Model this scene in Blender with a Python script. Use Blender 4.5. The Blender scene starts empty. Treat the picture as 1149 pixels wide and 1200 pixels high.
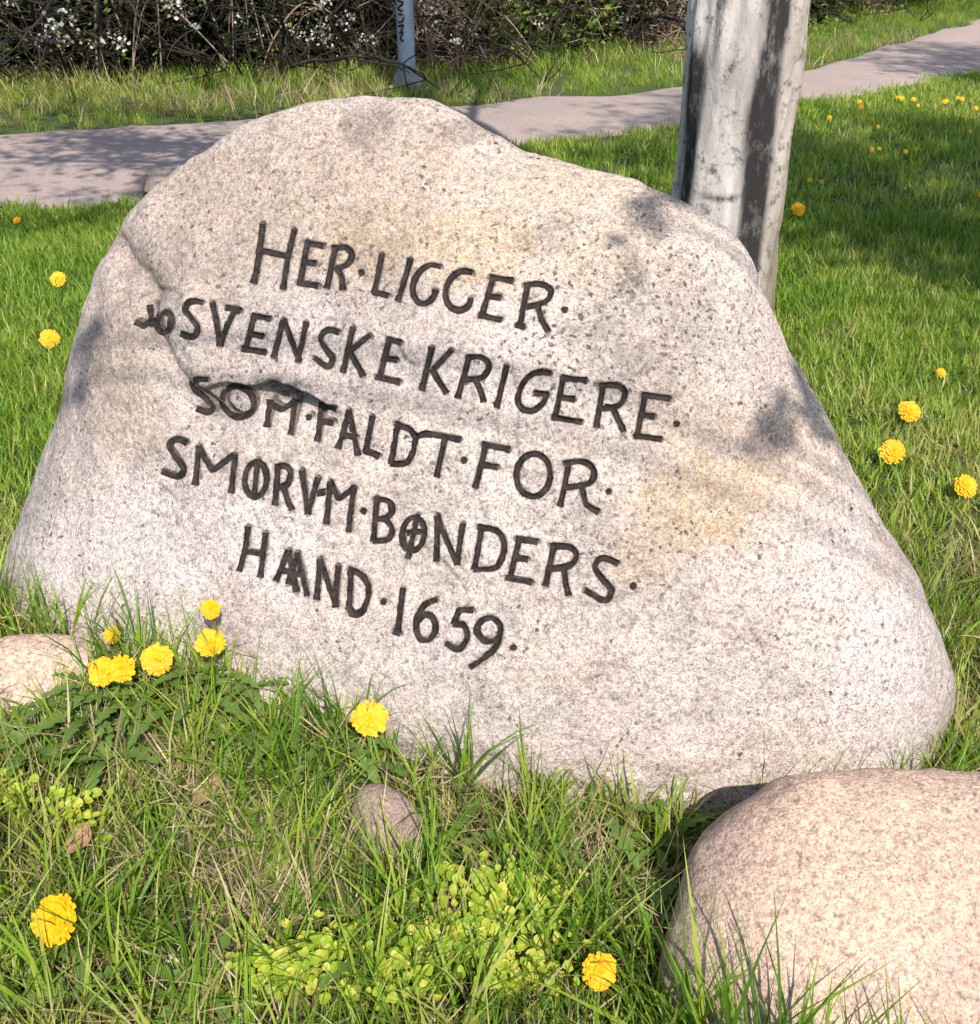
import bpy, math, random
import numpy as np
from mathutils import Vector
from mathutils.bvhtree import BVHTree

# ------------------------------------------------------------------ camera, sky, sun, exposure
scene = bpy.context.scene
R = math.radians
CAM_H, PITCH, HFOV = 1.25, R(29.5), R(50.0)
W0, H0 = 1149.0, 1200.0                       # photograph size; traced points below are in its pixels
FPX = (W0 / 2) / math.tan(HFOV / 2)
cam_d = bpy.data.cameras.new('camera')
cam_d.sensor_fit = 'HORIZONTAL'; cam_d.angle = HFOV
cam_d.clip_start = 0.05; cam_d.clip_end = 1500
cam = bpy.data.objects.new('camera', cam_d)
scene.collection.objects.link(cam)
cam.location = (0, 0, CAM_H); cam.rotation_euler = (math.pi / 2 - PITCH, 0, 0)
scene.camera = cam

SUN_AZ, SUN_EL = R(16), R(47)                 # sun behind the camera, a little to its right
SUN = np.array([math.sin(SUN_AZ) * math.cos(SUN_EL), -math.cos(SUN_AZ) * math.cos(SUN_EL), math.sin(SUN_EL)])
world = bpy.data.worlds.new('World'); scene.world = world; world.use_nodes = True
wn = world.node_tree; wn.nodes.clear()
sky = wn.nodes.new('ShaderNodeTexSky'); sky.sky_type = 'NISHITA'; sky.sun_disc = False
sky.sun_elevation = SUN_EL; sky.sun_rotation = math.pi - SUN_AZ
bg = wn.nodes.new('ShaderNodeBackground'); bg.inputs[1].default_value = 0.13
wo = wn.nodes.new('ShaderNodeOutputWorld')
wn.links.new(sky.outputs[0], bg.inputs[0]); wn.links.new(bg.outputs[0], wo.inputs[0])
sl = bpy.data.lights.new('sun', 'SUN'); sl.energy = 4.4; sl.angle = R(0.55); sl.color = (1.0, 0.95, 0.87)
so = bpy.data.objects.new('sun', sl); scene.collection.objects.link(so)
so.location = (2, -6, 9)
so.rotation_euler = Vector(SUN).to_track_quat('Z', 'Y').to_euler()
scene.render.engine = 'CYCLES'
scene.render.resolution_x, scene.render.resolution_y = 980, 1024
vs = scene.view_settings
vs.view_transform = 'Standard'; vs.look = 'None'; vs.gamma = 1.0; vs.exposure = 0.72
vs.use_curve_mapping = False
scene.cycles.max_bounces = 4; scene.cycles.diffuse_bounces = 2; scene.cycles.transmission_bounces = 3; scene.cycles.transparent_max_bounces = 4

rng = np.random.default_rng(7)
rnd = random.Random(11)

# ------------------------------------------------------------------ helpers
CP, SP = math.cos(PITCH), math.sin(PITCH)
def ray(px, py):
    a = (np.asarray(px, float) - W0 / 2) / FPX; b = (np.asarray(py, float) - H0 / 2) / FPX
    d = np.stack([a, CP - b * SP, -SP - b * CP], -1)      # forward + a*right - b*up
    return d
def gp(px, py, z=0.0):
    d = ray(px, py); t = (z - CAM_H) / d[..., 2]
    p = d * t[..., None]; p[..., 2] = z
    return p
def at_y(px, py, y):                                     # point on the pixel's line at ground distance y
    d = ray(px, py); p = d * (y / d[1]); p[2] += CAM_H
    return p
def proj(p):
    p = np.asarray(p, float); q = p - np.array([0, 0, CAM_H])
    f = q[..., 1] * CP - q[..., 2] * SP; u = q[..., 1] * SP + q[..., 2] * CP
    return W0 / 2 + FPX * q[..., 0] / f, H0 / 2 - FPX * u / f
def sstep(a, b, x):
    t = np.clip((np.asarray(x, float) - a) / (b - a), 0, 1); return t * t * (3 - 2 * t)

def _hash(ix, iy, iz, seed):
    h = (ix * 374761393 + iy * 668265263 + iz * 2147483647 + seed * 974634777) & 0xFFFFFFFF
    h = ((h ^ (h >> 13)) * 1274126177) & 0xFFFFFFFF
    return ((h ^ (h >> 16)) & 0xFFFF) / 65535.0
def vnoise(p, seed=0):
    p = np.asarray(p, float); i = np.floor(p).astype(np.int64); f = p - i; f = f * f * (3 - 2 * f)
    out = 0
    for dx in (0, 1):
        for dy in (0, 1):
            for dz in (0, 1):
                w = (f[:, 0] if dx else 1 - f[:, 0]) * (f[:, 1] if dy else 1 - f[:, 1]) * (f[:, 2] if dz else 1 - f[:, 2])
                out = out + w * _hash(i[:, 0] + dx, i[:, 1] + dy, i[:, 2] + dz, seed)
    return out * 2 - 1
def fbm(p, octs=4, seed=0, gain=0.5):
    p = np.asarray(p, float); s = 0; a = 1.0
    for o in range(octs):
        s = s + a * vnoise(p * (2.03 ** o) + 17.3 * o, seed + o); a *= gain
    return s
def catmull(pts, step=2.0, closed=False):
    P = np.asarray(pts, float); n = len(P); out = []
    rngi = range(n) if closed else range(n - 1)
    for i in rngi:
        if closed: p0, p1, p2, p3 = P[(i - 1) % n], P[i], P[(i + 1) % n], P[(i + 2) % n]
        else: p0, p1, p2, p3 = P[max(i - 1, 0)], P[i], P[i + 1], P[min(i + 2, n - 1)]
        k = max(2, int(np.linalg.norm(p2 - p1) / step))
        for j in range(k):
            t = j / k
            out.append(0.5 * ((2 * p1) + (-p0 + p2) * t + (2 * p0 - 5 * p1 + 4 * p2 - p3) * t * t + (-p0 + 3 * p1 - 3 * p2 + p3) * t ** 3))
    if not closed: out.append(P[-1])
    return np.array(out)

def mesh_np(name, V, F, smooth=True, attrs=None):
    me = bpy.data.meshes.new(name)
    V = np.asarray(V, np.float32)
    if isinstance(F, np.ndarray):
        n, k = F.shape
        me.vertices.add(len(V)); me.vertices.foreach_set('co', V.ravel())
        me.loops.add(n * k); me.loops.foreach_set('vertex_index', F.astype(np.int32).ravel())
        me.polygons.add(n); me.polygons.foreach_set('loop_start', np.arange(0, n * k, k, dtype=np.int32))
        me.update(calc_edges=True)
    else:
        me.from_pydata(V.tolist(), [], F)
    if smooth: me.polygons.foreach_set('use_smooth', np.ones(len(me.polygons), bool))
    for an, av in (attrs or {}).items():
        a = me.attributes.new(an, 'FLOAT', 'POINT'); a.data.foreach_set('value', np.asarray(av, np.float32))
    me.validate(); me.update()
    return me
def link(name, data, mat=None, parent=None, label=None, cat=None, group=None, kind=None, loc=None):
    o = bpy.data.objects.new(name, data); scene.collection.objects.link(o)
    if mat is not None and data is not None and not data.materials: data.materials.append(mat)
    if parent is not None: o.parent = parent
    if loc is not None: o.location = loc
    if label: o['label'] = label
    if cat: o['category'] = cat
    if group: o['group'] = group
    if kind: o['kind'] = kind
    return o

class MB:
    def __init__(s): s.V = []; s.F = []; s.n = 0
    def add(s, V, F):
        s.V.append(np.asarray(V, float)); s.F += [tuple(i + s.n for i in f) for f in F]; s.n += len(V)
    def tube(s, P, rad, k=6, cap=True):
        P = np.asarray(P, float); n = len(P); rad = np.broadcast_to(np.asarray(rad, float), (n,))
        T = np.gradient(P, axis=0); T /= np.linalg.norm(T, axis=1)[:, None] + 1e-9
        ref = np.array([0, 0, 1.0]) if abs(T[0][2]) < 0.9 else np.array([1.0, 0, 0])
        A = np.cross(T, ref); A /= np.linalg.norm(A, axis=1)[:, None] + 1e-9; B = np.cross(T, A)
        an = np.arange(k) * 2 * math.pi / k
        V = (P[:, None] + rad[:, None, None] * (np.cos(an)[None, :, None] * A[:, None] + np.sin(an)[None, :, None] * B[:, None])).reshape(-1, 3)
        F = [(i * k + j, i * k + (j + 1) % k, (i + 1) * k + (j + 1) % k, (i + 1) * k + j) for i in range(n - 1) for j in range(k)]
        if cap: F += [tuple(range(k))[::-1], tuple((n - 1) * k + j for j in range(k))]
        s.add(V, F)
    def mesh(s, name, smooth=True): return mesh_np(name, np.concatenate(s.V), s.F, smooth)

def quads_leaves(C, size, asp=0.55, up=0.0, r=rng, fold=0.25):
    """small diamond leaves at centres C; returns V, F(quads)"""
    n = len(C); d = r.normal(size=(n, 3)); d[:, 2] *= 0.6; d /= np.linalg.norm(d, axis=1)[:, None]
    e = r.normal(size=(n, 3)); e[:, 2] += 0
    nn = np.cross(d, e); nn[:, 2] = np.abs(nn[:, 2]) + up; nn /= np.linalg.norm(nn, axis=1)[:, None]
    w = np.cross(nn, d); w /= np.linalg.norm(w, axis=1)[:, None]
    L = (np.asarray(size) * np.ones(n))[:, None]
    V = np.stack([C - d * L * .5, C + w * L * asp * .5 + nn * L * fold * .3, C + d * L * .5, C - w * L * asp * .5 + nn * L * fold * .3], 1).reshape(-1, 3)
    F = np.arange(n * 4).reshape(n, 4)
    return V, F

# ------------------------------------------------------------------ materials
def N(nt, t, **kw):
    n = nt.nodes.new(t)
    for k, v in kw.items():
        if k == 'inp':
            for a, b in v.items(): n.inputs[a].default_value = b
        else: setattr(n, k, v)
    return n
def new_mat(name):
    m = bpy.data.materials.new(name); m.use_nodes = True; nt = m.node_tree; nt.nodes.clear()
    out = N(nt, 'ShaderNodeOutputMaterial'); b = N(nt, 'ShaderNodeBsdfPrincipled')
    nt.links.new(b.outputs[0], out.inputs[0]); b.inputs['Roughness'].default_value = 0.8
    b.inputs['Specular IOR Level'].default_value = 0.3
    return m, nt, b, out
def noise(nt, scale, detail=4, rough=.55, co=None, dist=0.0):
    n = N(nt, 'ShaderNodeTexNoise', inp={'Scale': scale, 'Detail': detail, 'Roughness': rough, 'Distortion': dist})
    if co is not None: nt.links.new(co, n.inputs['Vector'])
    return n.outputs[0]
def ramp(nt, fac, stops):
    r = N(nt, 'ShaderNodeValToRGB'); el = r.color_ramp.elements
    while len(el) < len(stops): el.new(0.5)
    for e, (p, c) in zip(el, stops):
        e.position = p; e.color = (c, c, c, 1) if isinstance(c, (int, float)) else (*c, 1)
    nt.links.new(fac, r.inputs[0]); return r.outputs[0]
def mix(nt, fac, a, b, mode='MIX'):
    m = N(nt, 'ShaderNodeMix', data_type='RGBA', blend_type=mode)
    for s, v in ((m.inputs[0], fac), (m.inputs[6], a), (m.inputs[7], b)):
        if isinstance(v, bpy.types.NodeSocket): nt.links.new(v, s)
        else: s.default_value = v if isinstance(v, float) else (*v, 1)
    return m.outputs[2]
def math_n(nt, op, a, b=0.0):
    m = N(nt, 'ShaderNodeMath', operation=op)
    for s, v in ((m.inputs[0], a), (m.inputs[1], b)):
        if isinstance(v, bpy.types.NodeSocket): nt.links.new(v, s)
        else: s.default_value = v
    return m.outputs[0]
def attr(nt, name, typ='GEOMETRY'):
    return N(nt, 'ShaderNodeAttribute', attribute_name=name, attribute_type=typ).outputs['Fac']
def bump(nt, b, h, strength=.4, dist=.01):
    n = N(nt, 'ShaderNodeBump', inp={'Strength': strength, 'Distance': dist})
    nt.links.new(h, n.inputs['Height']); nt.links.new(n.outputs[0], b.inputs['Normal'])
def objco(nt): return N(nt, 'ShaderNodeTexCoord').outputs['Object']

def stone_mat(name, base, base2, grey, speck=.5, ochre=None, attrs=False):
    m, nt, b, _ = new_mat(name); co = objco(nt)
    c = mix(nt, ramp(nt, noise(nt, 5, 3, .6, co), [(.35, 0.), (.65, 1.)]), base, base2)
    c = mix(nt, ramp(nt, noise(nt, 17, 4, .65, co), [(.5, 0.), (.72, .55)]), c, grey)
    if attrs:
        n9 = noise(nt, 40, 4, .7, co)
        c = mix(nt, math_n(nt, 'MULTIPLY', attr(nt, 'ochre'), ramp(nt, n9, [(.3, .3), (.6, 1.)])), c, ochre)
        c = mix(nt, math_n(nt, 'MULTIPLY', attr(nt, 'pale'), .8), c, (.56, .51, .505))
    # mineral grain: pale, pink and dark crystals at three sizes
    g1 = ramp(nt, noise(nt, 95, 4, .8, co), [(.36, (.50, .475, .465)), (.50, (1.0, .97, .96)), (.66, (1.22, 1.20, 1.18))])
    c = mix(nt, .85, c, mix(nt, 1.0, c, g1, 'MULTIPLY'))
    v = N(nt, 'ShaderNodeTexVoronoi', inp={'Scale': 330.0}); nt.links.new(co, v.inputs['Vector'])
    bw = N(nt, 'ShaderNodeRGBToBW'); nt.links.new(v.outputs['Color'], bw.inputs[0])
    c = mix(nt, .6, c, mix(nt, 1.0, c, ramp(nt, bw.outputs[0], [(.2, (.42, .40, .40)), (.45, (.95, .92, .91)), (.75, (1.02, .94, .90)), (.9, (1.30, 1.28, 1.26))]), 'MULTIPLY'))
    g0 = ramp(nt, noise(nt, 2.6, 4, .6, co), [(.35, (.80, .79, .80)), (.6, (1.06, 1.04, 1.02))])
    c = mix(nt, 1.0, c, g0, 'MULTIPLY')
    # dark lichen and mica spots, in drifts
    wn_ = N(nt, 'ShaderNodeTexNoise', inp={'Scale': 110.0, 'Detail': 2.0}); nt.links.new(co, wn_.inputs['Vector'])
    va = N(nt, 'ShaderNodeVectorMath', operation='MULTIPLY_ADD'); nt.links.new(wn_.outputs['Color'], va.inputs[0]); va.inputs[1].default_value = (.016, .016, .016); nt.links.new(co, va.inputs[2])
    w = N(nt, 'ShaderNodeTexVoronoi', inp={'Scale': 75.0, 'Randomness': 1.0}); nt.links.new(va.outputs[0], w.inputs['Vector'])
    spot = ramp(nt, math_n(nt, 'ADD', w.outputs['Distance'], math_n(nt, 'MULTIPLY', noise(nt, 180, 1, .6, co), .35)), [(.36, 1.), (.50, 0.)])
    drift = ramp(nt, noise(nt, 7, 4, .7, co, 1.0), [(.43, .0), (.58, 1.)])
    bw2 = N(nt, 'ShaderNodeRGBToBW'); nt.links.new(w.outputs['Color'], bw2.inputs[0])
    some = ramp(nt, bw2.outputs[0], [(.45, 0.), (.52, 1.)])
    f = math_n(nt, 'MULTIPLY', math_n(nt, 'MULTIPLY', spot, some), drift)
    if attrs:
        f = math_n(nt, 'MAXIMUM', f, math_n(nt, 'MULTIPLY', math_n(nt, 'MULTIPLY', spot, ramp(nt, bw2.outputs[0], [(.18, 0.), (.24, 1.)])), attr(nt, 'spots')))
    c = mix(nt, math_n(nt, 'MULTIPLY', f, speck), c, (.07, .064, .06))
    fine = ramp(nt, noise(nt, 330, 1, .6, co), [(.57, 0.), (.66, .75)])
    c = mix(nt, math_n(nt, 'MULTIPLY', fine, speck), c, (.16, .14, .13))
    if attrs:
        st = math_n(nt, 'MULTIPLY', attr(nt, 'stain_shade'), ramp(nt, noise(nt, 75, 3, .8, co), [(.40, .25), (.55, 1.)]))
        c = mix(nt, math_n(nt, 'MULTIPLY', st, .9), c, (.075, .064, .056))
        c = mix(nt, math_n(nt, 'MULTIPLY', attr(nt, 'paint'), .9), c, (.045, .034, .03))
    nt.links.new(c, b.inputs['Base Color']); b.inputs['Roughness'].default_value = .85
    h = noise(nt, 55, 5, .78, co)
    bump(nt, b, h, .8, .010)
    return m
M = {}
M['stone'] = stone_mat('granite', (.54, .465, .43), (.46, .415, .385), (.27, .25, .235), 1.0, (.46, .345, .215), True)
M['pink'] = stone_mat('pink_granite', (.58, .425, .345), (.55, .42, .315), (.45, .345, .29), .6)
M['pinkgrey'] = stone_mat('pink_grey_granite', (.36, .26, .225), (.31, .24, .205), (.42, .35, .32), .6)
M['white_stone'] = stone_mat('white_pebble', (.66, .63, .60), (.60, .57, .55), (.5, .48, .46), .2)
m, nt, b, _ = new_mat('letter_paint'); co = objco(nt)
c = mix(nt, ramp(nt, noise(nt, 90, 5, .7, co), [(.42, 0.), (.72, 1.)]), (.010, .007, .006), (.05, .034, .03))
nt.links.new(c, b.inputs['Base Color']); bump(nt, b, noise(nt, 220, 4, .6, co), .6, .004); M['paint'] = m

def leaf_mat(name, cols, trans=.35, rough=.5, inst=False, spec=.35):
    m, nt, b, out = new_mat(name)
    geo = N(nt, 'ShaderNodeNewGeometry')
    if inst:
        f = math_n(nt, 'ADD', attr(nt, 'tint', 'INSTANCER'), math_n(nt, 'MULTIPLY', math_n(nt, 'SUBTRACT', attr(nt, 'bl'), .5), .55))
    else:
        f = geo.outputs['Random Per Island']
    k = len(cols); c = ramp(nt, f, [(i / (k - 1), cc) for i, cc in enumerate(cols)])
    if inst:                                             # pale sheath near the root of each blade
        c = mix(nt, ramp(nt, attr(nt, 'along'), [(.0, .55), (.35, 0.)]), c, (.32, .28, .11))
    nt.links.new(c, b.inputs['Base Color']); b.inputs['Roughness'].default_value = rough
    b.inputs['Specular IOR Level'].default_value = spec
    t = N(nt, 'ShaderNodeBsdfTranslucent'); nt.links.new(c, t.inputs[0])
    ms = N(nt, 'ShaderNodeMixShader'); ms.inputs[0].default_value = trans
    nt.links.new(b.outputs[0], ms.inputs[1]); nt.links.new(t.outputs[0], ms.inputs[2]); nt.links.new(ms.outputs[0], out.inputs[0])
    return m
M['grass'] = leaf_mat('grass_blades', [(.06, .125, .014), (.125, .245, .022), (.215, .36, .03), (.33, .42, .05), (.50, .45, .17)], .5, .45, True)
M['straw'] = leaf_mat('straw_blades', [(.26, .18, .09), (.40, .30, .17), (.52, .44, .27)], .25, .6, True)
M['dandelion_leaf'] = leaf_mat('dandelion_leaf', [(.10, .17, .03), (.15, .23, .05)], .35, .5)
M['lime_leaf'] = leaf_mat('lime_weed_leaf', [(.24, .36, .03), (.38, .46, .04), (.55, .52, .09)], .4, .5)
M['petal'] = leaf_mat('dandelion_petal', [(.70, .35, .002), (.75, .43, .003), (.78, .49, .004)], .3, .6)
M['stem'] = leaf_mat('dandelion_stem', [(.16, .17, .05), (.2, .13, .06)], .2, .5)
M['tree_leaf'] = leaf_mat('young_tree_leaf', [(.05, .09, .015), (.09, .14, .02)], .35, .5)
M['shrub_leaf'] = leaf_mat('shrub_leaf', [(.07, .12, .018), (.15, .23, .035), (.26, .32, .06)], .35, .5)
M['shade_leaf'] = leaf_mat('dark_ivy_leaf', [(.012, .02, .006), (.022, .035, .01), (.035, .04, .012)], .1, .5, spec=.15)  # near-black leaf colour painting in the shade inside the hedge
M['dry_leaf'] = leaf_mat('dry_leaf', [(.22, .12, .06), (.34, .2, .11), (.42, .30, .2)], .2, .7)
M['blossom'] = leaf_mat('white_blossom', [(.42, .40, .33), (.66, .64, .57)], .3, .7)

def bark_mat(name, a, bcol, dark, sc=14):
    m, nt, b, _ = new_mat(name); co = objco(nt)
    mp = N(nt, 'ShaderNodeMapping', inp={'Scale': (1, 1, .35)}); nt.links.new(co, mp.inputs[0])
    c = mix(nt, ramp(nt, noise(nt, sc, 5, .65, mp.outputs[0]), [(.36, 0.), (.62, 1.)]), a, bcol)
    c = mix(nt, ramp(nt, noise(nt, sc * 3.1, 5, .75, co), [(.52, 0.), (.66, .85)]), c, dark)
    c = mix(nt, attr(nt, 'brown'), c, (.19, .14, .085))
    c = mix(nt, math_n(nt, 'MULTIPLY', attr(nt, 'stain_shade'), ramp(nt, noise(nt, 24, 5, .75, mp.outputs[0]), [(.30, .6), (.5, 1.)])), c, (.022, .019, .019))
    nt.links.new(c, b.inputs['Base Color']); b.inputs['Roughness'].default_value = .9
    bump(nt, b, noise(nt, sc * 4, 6, .7, mp.outputs[0]), .7, .012)
    return m
M['bark'] = bark_mat('grey_bark', (.60, .53, .50), (.33, .295, .28), (.06, .055, .052), 7)
M['limb'] = bark_mat('limb_bark', (.30, .27, .24), (.2, .18, .16), (.08, .07, .06))
def plain(name, a, bcol, sc=20, rough=.8, metal=0., bstr=.3, bd=.005):
    m, nt, b, _ = new_mat(name); co = objco(nt)
    nt.links.new(mix(nt, ramp(nt, noise(nt, sc, 5, .6, co), [(.35, 0.), (.68, 1.)]), a, bcol), b.inputs['Base Color'])
    b.inputs['Roughness'].default_value = rough; b.inputs['Metallic'].default_value = metal
    bump(nt, b, noise(nt, sc * 3, 4, .6, co), bstr, bd); return m
M['twig_dark'] = plain('dark_twig', (.014, .011, .009), (.05, .038, .028), 5)
M['twig_tan'] = plain('tan_twig', (.20, .14, .10), (.34, .25, .19), 9)
M['post'] = plain('galvanised_post', (.22, .26, .33), (.33, .37, .43), 8, .55, .3, .15, .002)
M['post_base'] = plain('painted_base', (.17, .20, .26), (.26, .29, .34), 10, .6, .2, .2, .003)
M['ink'] = plain('black_marker', (.015, .015, .018), (.03, .03, .035), 30)
M['lamp'] = plain('lamp_housing', (.10, .11, .12), (.14, .15, .16), 8, .5, .2, .1, .002)
M['glass'] = plain('lamp_glass', (.62, .62, .6), (.66, .66, .64), 8, .2, 0., .05, .001)

# ground: soil, dead thatch, moss
m, nt, b, _ = new_mat('soil_and_thatch'); co = objco(nt)
c = mix(nt, ramp(nt, noise(nt, 9, 6, .7, co), [(.4, 0.), (.62, 1.)]), (.055, .06, .02), (.13, .095, .058))
c = mix(nt, ramp(nt, noise(nt, 60, 5, .75, co), [(.45, 0.), (.7, .8)]), c, (.22, .165, .10))
c = mix(nt, ramp(nt, noise(nt, 2.2, 3, .5, co), [(.3, .3), (.6, .85)]), c, (.06, .105, .018))
nt.links.new(c, b.inputs['Base Color']); b.inputs['Roughness'].default_value = .95
bump(nt, b, noise(nt, 45, 6, .75, co), .9, .03); M['ground'] = m
m, nt, b, _ = new_mat('gravel_path'); co = objco(nt)
c = mix(nt, ramp(nt, noise(nt, 1.6, 5, .65, co), [(.35, 0.), (.68, 1.)]), (.50, .375, .32), (.41, .32, .285))
c = mix(nt, ramp(nt, noise(nt, 70, 4, .8, co), [(.4, 0.), (.68, .7)]), c, (.20, .17, .155))
c = mix(nt, ramp(nt, noise(nt, 40, 3, .8, co), [(.60, 0.), (.7, .7)]), c, (.5, .45, .42))
nt.links.new(c, b.inputs['Base Color']); b.inputs['Roughness'].default_value = .95
bump(nt, b, noise(nt, 60, 5, .8, co), .8, .02); M['path'] = m

# ------------------------------------------------------------------ ground and path
def gz(x, y):
    x = np.asarray(x, float); y = np.asarray(y, float)
    p = np.stack([x.ravel(), y.ravel(), np.zeros(x.size)], 1)
    f = 1 - sstep(4.0, 6.0, y.ravel())
    h = (.020 * fbm(p * 1.7, 3, 5) + .010 * fbm(p * 7, 2, 9)) * f
    xr, yr = x.ravel(), y.ravel()
    h = h + .13 * np.exp(-(np.abs(xr + .50) / .36) ** 2.5 - (np.abs(yr - 1.55) / .28) ** 2.5) + .05 * np.exp(-((xr + .9) / .3) ** 2 - ((yr - 1.6) / .3) ** 2) - .07 * sstep(-.2, .6, xr) * f
    return h.reshape(x.shape)
def gpz(px, py, h=0.0):
    px = np.atleast_1d(np.asarray(px, float)); py = np.atleast_1d(np.asarray(py, float)); z = np.full(px.shape, float(h))
    for _ in range(5):
        d = ray(px, py); t = (z - CAM_H) / d[..., 2]; p = d * t[..., None]; z = z * .4 + .6 * (gz(p[..., 0], p[..., 1]) + h)
    p[..., 2] = z
    return p
def line(a, b, near, grow):
    out = [0.0]; s = near
    while out[-1] < b: out.append(out[-1] + s); s = s if out[-1] < 3.2 else s * grow
    neg = [0.0]; s = near
    while neg[-1] > a: neg.append(neg[-1] - s); s = s if neg[-1] > -3.2 else s * grow
    return np.array(neg[:0:-1] + out)
gx = line(-420, 420, .05, 1.25); gy = line(-60, 700, .05, 1.2)
X, Y = np.meshgrid(gx, gy); Vg = np.stack([X, Y, gz(X, Y)], -1).reshape(-1, 3)
ny, nx = X.shape; idx = np.arange(nx * ny).reshape(ny, nx)
Fg = np.stack([idx[:-1, :-1], idx[:-1, 1:], idx[1:, 1:], idx[1:, :-1]], -1).reshape(-1, 4)
link('ground', mesh_np('ground', Vg, Fg), M['ground'], kind='structure', label='rough grassy ground with soil and dead thatch', cat='ground')

# near and far edge of the path, traced on the ground plane
near_e = catmull(np.concatenate([[[-16, 2.6], [-9, 4.1]], gp(np.array([0, 170, 420, 625, 785, 930, 1149]), np.array([247, 232, 200, 168, 149, 121, 84]))[:, :2], [[13, 20], [22, 36]]]), .12)
far_e = catmull(np.concatenate([[[-16, 5.4], [-9, 6.6]], gp(np.array([0, 170, 420, 600, 785, 935, 1149]), np.array([156, 146, 130, 119, 107, 84, 24]))[:, :2], [[11, 22], [19, 38]]]), .12)
def resamp(P, n):
    s = np.concatenate([[0], np.cumsum(np.linalg.norm(np.diff(P, axis=0), axis=1))]); t = np.linspace(0, s[-1], n)
    return np.stack([np.interp(t, s, P[:, k]) for k in range(P.shape[1])], 1)
NP = 420; near_e, far_e = resamp(near_e, NP), resamp(far_e, NP)
pp = np.stack([near_e[:, 0], near_e[:, 1], np.zeros(NP)], 1)
near_e = near_e + np.stack([0 * pp[:, 0], .09 * fbm(pp * 2.2, 3, 21)], 1); far_e = far_e + np.stack([0 * pp[:, 0], .13 * fbm(pp * 1.8, 3, 22)], 1)
k = 14; Vp = []
for j in range(k + 1):
    t = j / k; q = near_e * (1 - t) + far_e * t
    z = .018 + .02 * math.sin(math.pi * t) - (.016 if j in (0, k) else 0)
    Vp.append(np.stack([q[:, 0], q[:, 1], np.full(NP, z)], 1))
Vp = np.concatenate(Vp); idx = np.arange((k + 1) * NP).reshape(k + 1, NP)
Fp = np.stack([idx[:-1, :-1], idx[:-1, 1:], idx[1:, 1:], idx[1:, :-1]], -1).reshape(-1, 4)
link('path', mesh_np('path', Vp, Fp), M['path'], kind='structure', label='pale gravel footpath curving past the hedge', cat='path')
def on_path(x, y, pad=0.0):
    i = np.abs(x[:, None] - near_e[None, ::3, 0]).argmin(1) * 3
    i2 = np.abs(x[:, None] - far_e[None, ::3, 0]).argmin(1) * 3
    return (y > near_e[i, 1] + pad) & (y < far_e[i2, 1] - pad)
def beyond_path(x, y):
    i2 = np.abs(x[:, None] - far_e[None, ::3, 0]).argmin(1) * 3
    return y >= far_e[i2, 1]

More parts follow.
